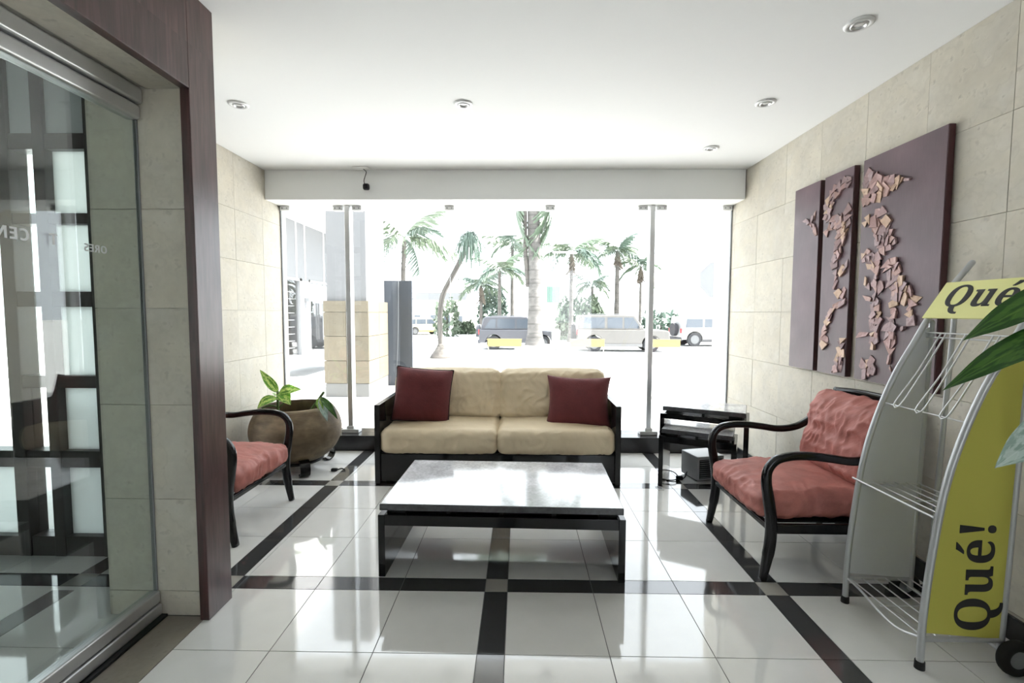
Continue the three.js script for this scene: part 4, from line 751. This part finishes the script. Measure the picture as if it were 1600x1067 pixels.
// ---------------------------------------------------------------- outside: vehicles (length along x, nose towards +x)
M.carGlass = phy({ color: lin(0.075, 0.09, 0.11), roughness: 0.08 });
M.tyre = std({ color: lin(0.025, 0.026, 0.03), roughness: 0.8 });
M.rim = std({ color: lin(0.13, 0.135, 0.14), metalness: 0.4, roughness: 0.4 });
M.red = std({ color: lin(0.30, 0.03, 0.035), roughness: 0.4 });
function car(label, X, D, turn, colour, { L = 4.2, H = 1.72, W = 1.72, spare = false, boxy = 0, lower, wheel = 0.35, nameHint = 'car' } = {}) {
  const t = thing(nameHint, label, 'car', [X, GY, D], turn), paint = phy({ color: lin(...colour), roughness: 0.35, clearcoat: 0.3 }), low = lower ? std({ color: lin(...lower), roughness: 0.7 }) : paint;
  const a = -L / 2, fw = a + L * 0.80, rw = a + L * 0.19, belt = H * 0.60, sill = 0.30, arch = (c) => { const o = []; for (let i = 0; i <= 10; i++) { const q = Math.PI - i / 10 * Math.PI; o.push([c + Math.cos(q) * (wheel + 0.07), Math.max(sill, wheel + Math.sin(q) * (wheel + 0.07))]); } return o; };
  const hood = H * (0.56 + 0.03 * boxy);
  put(t, 'body', prism([[a + 0.04, sill + 0.08], ...arch(rw), ...arch(fw), [-a - 0.06, sill + 0.05], [-a, 0.55], [-a - 0.06, hood - 0.06], [-a - 0.22, hood], [a + L * 0.70, belt + 0.02], [a + 0.06, belt + 0.02], [a, 0.62]], W, 0.05), paint);
  const rs = 0.10 + 0.16 * (1 - boxy), roof = [[a + 0.08, belt], [a + L * 0.73, belt], [a + L * (0.60 + 0.02 * boxy), H - 0.02], [a + L * 0.50, H], [a + rs + 0.15, H - 0.01], [a + rs, H - 0.07]];
  const cab = put(t, 'cabin', prism(roof, W - 0.16, 0.05), paint);
  const win = (x0, x1, tl, tr) => [[a + L * x0, belt + 0.07], [a + L * x1, belt + 0.07], [a + L * tr, H - 0.13], [a + L * tl, H - 0.13]];
  for (const k of [-1, 1]) for (const w of boxy > 0.5 ? [win(0.07, 0.30, 0.085, 0.30), win(0.33, 0.49, 0.33, 0.49), win(0.51, 0.685, 0.51, 0.605)] : [win(0.07, 0.21, 0.15, 0.215), win(0.235, 0.45, 0.235, 0.45), win(0.475, 0.685, 0.475, 0.60)]) { const g = prism(w, 0.03, 0); g.translate(0, 0, k * (W / 2 - 0.08)); put(cab, 'side_window', g, M.carGlass); }
  const rear = lb(0.03, H * 0.24, W * 0.66, a + 0.08 + rs * 0.35, belt + H * 0.19, 0); put(cab, 'rear_window', rear, M.carGlass);
  put(t, 'bumper', lb(0.16, 0.2, W * 0.98, a + 0.03, 0.42, 0, 0.05), low); put(t, 'bumper', lb(0.16, 0.2, W * 0.98, -a - 0.06, 0.42, 0, 0.05), low);
  if (lower) put(t, 'sill', lb(L * 0.42, 0.16, W + 0.02, a + L * 0.495, sill + 0.03, 0, 0.02), low);
  for (const k of [-1, 1]) { put(t, 'tail_light', lb(0.06, 0.26, 0.14, a + 0.02, belt - 0.12, k * (W / 2 - 0.08), 0.02), M.red); put(t, 'door_mirror', lb(0.1, 0.13, 0.16, a + L * 0.67, belt + 0.12, k * (W / 2 + 0.07), 0.03), paint); put(t, 'roof_rail', rod(new THREE.Vector3(a + L * 0.16, H + 0.03, k * (W / 2 - 0.2)), new THREE.Vector3(a + L * 0.55, H + 0.03, k * (W / 2 - 0.2)), 0.018), M.rim); }
  for (const x of [rw, fw]) for (const k of [-1, 1]) {
    const g = new THREE.CylinderGeometry(wheel, wheel, 0.22, 28); g.rotateX(Math.PI / 2); g.translate(x, wheel, k * (W / 2 - 0.13)); const w = put(t, 'wheel', g, M.tyre);
    const r = new THREE.CylinderGeometry(wheel * 0.62, wheel * 0.62, 0.03, 20); r.rotateX(Math.PI / 2); r.translate(x, wheel, k * (W / 2 - 0.012)); put(w, 'rim', r, M.rim);
  }
  if (spare) { const g = new THREE.CylinderGeometry(wheel * 0.95, wheel * 0.95, 0.2, 26); g.rotateZ(Math.PI / 2); g.translate(a - 0.1, 0.95, 0.1); put(t, 'spare_wheel', g, spare > 1 ? M.tyre : paint); }
  return t;
}
car('blue-grey off-road vehicle parked behind the thick palm trunk', 0.0, 24.3, -0.06, [0.060, 0.062, 0.074], { L: 4.1, H: 1.70, spare: 1, wheel: 0.36 });
car('beige boxy off-road vehicle with a spare wheel on its back', 5.05, 23.4, -0.03, [0.118, 0.112, 0.104], { L: 4.5, H: 1.80, spare: 2, boxy: 1, wheel: 0.38, lower: [0.155, 0.155, 0.155] });
car('white vehicle with dark wheel arches partly hidden by the outer stone wall', 11.2, 27.5, 0.1, [0.30, 0.30, 0.30], { L: 4.3, H: 1.7, boxy: 1, wheel: 0.40, lower: [0.05, 0.05, 0.055], spare: 2 });
car('small cream taxi far off beside the folded board', -8.3, 40, 0.7, [0.34, 0.33, 0.26], { L: 4.0, H: 1.45, wheel: 0.31, lower: [0.30, 0.24, 0.06] });

// ---------------------------------------------------------------- outside: barriers, signs, lamp, tent, far building
M.barrier = std({ color: lin(0.235, 0.185, 0.075), roughness: 0.6 });
M.barrierLeg = std({ color: lin(0.26, 0.25, 0.20), roughness: 0.6 });
[[-0.52, 'yellow plank barrier in front of the grey vehicle'], [2.33, 'yellow plank barrier in front of the beige vehicle\'s rear wheel'], [4.92, 'yellow plank barrier in front of the beige vehicle\'s front wheel']].forEach(([X, label]) => {
  const b = thing('barrier', label, 'barrier', [X, GY, 16]);
  put(b, 'plank', lb(1.18, 0.26, 0.05, 0, 0.85, 0, 0.01), M.barrier);
  put(b, 'plank_edge', lb(1.2, 0.03, 0.06, 0, 0.975, 0.0, 0.006), M.barrier);
  for (const k of [-1, 1]) { put(b, 'leg', lb(0.035, 0.74, 0.035, k * 0.56, 0.37, 0), M.barrierLeg); put(b, 'foot', lb(0.05, 0.03, 0.4, k * 0.56, 0.015, 0), M.barrierLeg); }
});
{
  const s = thing('stop_sign', 'grey back of an octagonal road sign beside the outer stone wall', 'sign', [4.2, -0.09, 10]);
  const g = new THREE.CylinderGeometry(0.405, 0.405, 0.012, 8); g.rotateY(Math.PI / 8); g.rotateX(Math.PI / 2); g.translate(0, 2.135, 0); put(s, 'plate', g.toNonIndexed(), std({ color: lin(0.15, 0.154, 0.16), roughness: 0.6 })); put(s, 'post', rod(new THREE.Vector3(0.03, 0, -0.04), new THREE.Vector3(0.03, 2.5, -0.04), 0.03), M.steel);
  const l = thing('street_lamp', 'thin street lamp post with a flat lamp head and a small green sign', 'lamp', [1.62, GY, 22]), gm = M.greyPaint;
  put(l, 'pole', rod(new THREE.Vector3(0, 0, 0), new THREE.Vector3(0, 4.75, 0), 0.045), gm); put(l, 'lamp_head', [lb(1.1, 0.06, 0.2, 0.45, 4.72, 0, 0.02), lb(0.5, 0.05, 0.26, 0.8, 4.68, 0, 0.02)], M.aluMatt); put(l, 'box', lb(0.3, 0.22, 0.2, -0.08, 3.45, 0.05, 0.02), gm); put(l, 'sign_plate', lb(0.62, 0.75, 0.02, -0.05, 2.75, 0.06), std({ color: lin(0.12, 0.20, 0.17), roughness: 0.5 }));
  const b = thing('waste_bin', 'round pale bin with a dark lid beside the thick palm trunk', 'bin', [1.75, GY, 22.6]); put(b, 'drum', lathe([[0.001, 0.25], [0.20, 0.25], [0.23, 0.95], [0.001, 0.96]], 24), std({ color: lin(0.2, 0.2, 0.19), roughness: 0.6 })); put(b, 'lid', lathe([[0.001, 1.12], [0.16, 1.10], [0.24, 0.99], [0.24, 0.95], [0.001, 0.955]], 24), M.greyPaint); for (let i = 0; i < 3; i++) put(b, 'leg', rod(new THREE.Vector3(Math.cos(i * 2.1) * 0.15, 0.26, Math.sin(i * 2.1) * 0.15), new THREE.Vector3(Math.cos(i * 2.1) * 0.19, 0, Math.sin(i * 2.1) * 0.19), 0.025), M.greyPaint);
  const t = thing('tent', 'white peaked tent canopy on posts far across the street', 'tent', [-4.3, GY, 41]);
  const c = new THREE.ConeGeometry(2.1, 2.5, 4, 6, true); const p = c.attributes.position; for (let i = 0; i < p.count; i++) { const q = (p.getY(i) + 1.25) / 2.5, k = 1 - 0.45 * Math.sin(Math.PI * q) * (1 - q * 0.3); p.setX(i, p.getX(i) * k); p.setZ(i, p.getZ(i) * k); } c.rotateY(Math.PI / 4); c.computeVertexNormals(); c.translate(0, 2.85, 0); put(t, 'canopy', c, std({ color: lin(0.42, 0.41, 0.38), roughness: 0.8, side: THREE.DoubleSide })); for (const x of [-1, 1]) for (const z of [-1, 1]) put(t, 'post', rod(new THREE.Vector3(x * 1.42, 0, z * 1.42), new THREE.Vector3(x * 1.42, 1.65, z * 1.42), 0.04), M.white);
  const f = thing('far_building', 'pale low building with a grey lettered fascia across the street', 'building', [-9.5, GY, 50]);
  put(f, 'wall', lb(9, 3.9, 3, 0, 1.95, 0), std({ color: lin(0.5, 0.49, 0.45), roughness: 0.8 })); const fa = put(f, 'fascia', lb(9.2, 0.75, 0.2, 0, 3.6, 1.6), std({ color: lin(0.17, 0.175, 0.18), roughness: 0.7 }));
  const font = await new FontLoader().loadAsync('fonts/droid/droid_sans_bold.typeface.json'); const tg = new TextGeometry('SA', { font, size: 0.62, depth: 0.06, curveSegments: 4 }); tg.translate(-2.3, 3.28, 1.7); put(fa, 'lettering', tg, M.white, 'white block letters');
  for (const x of [-1.2, 0.5, 1.9, 3.2]) { const w = put(f, 'doorway', lb(0.7, 1.6, 0.1, x, 0.9, 1.5), M.greyPaint); put(w, 'pane', lb(0.56, 1.3, 0.04, x, 0.95, 1.56), M.carGlass); }
}

// ---------------------------------------------------------------- shadows on, draw
for (const o of scene.children) o.traverse((m) => { if (m.isMesh) { m.castShadow = true; m.receiveShadow = true; } });
renderer.render(scene, camera);
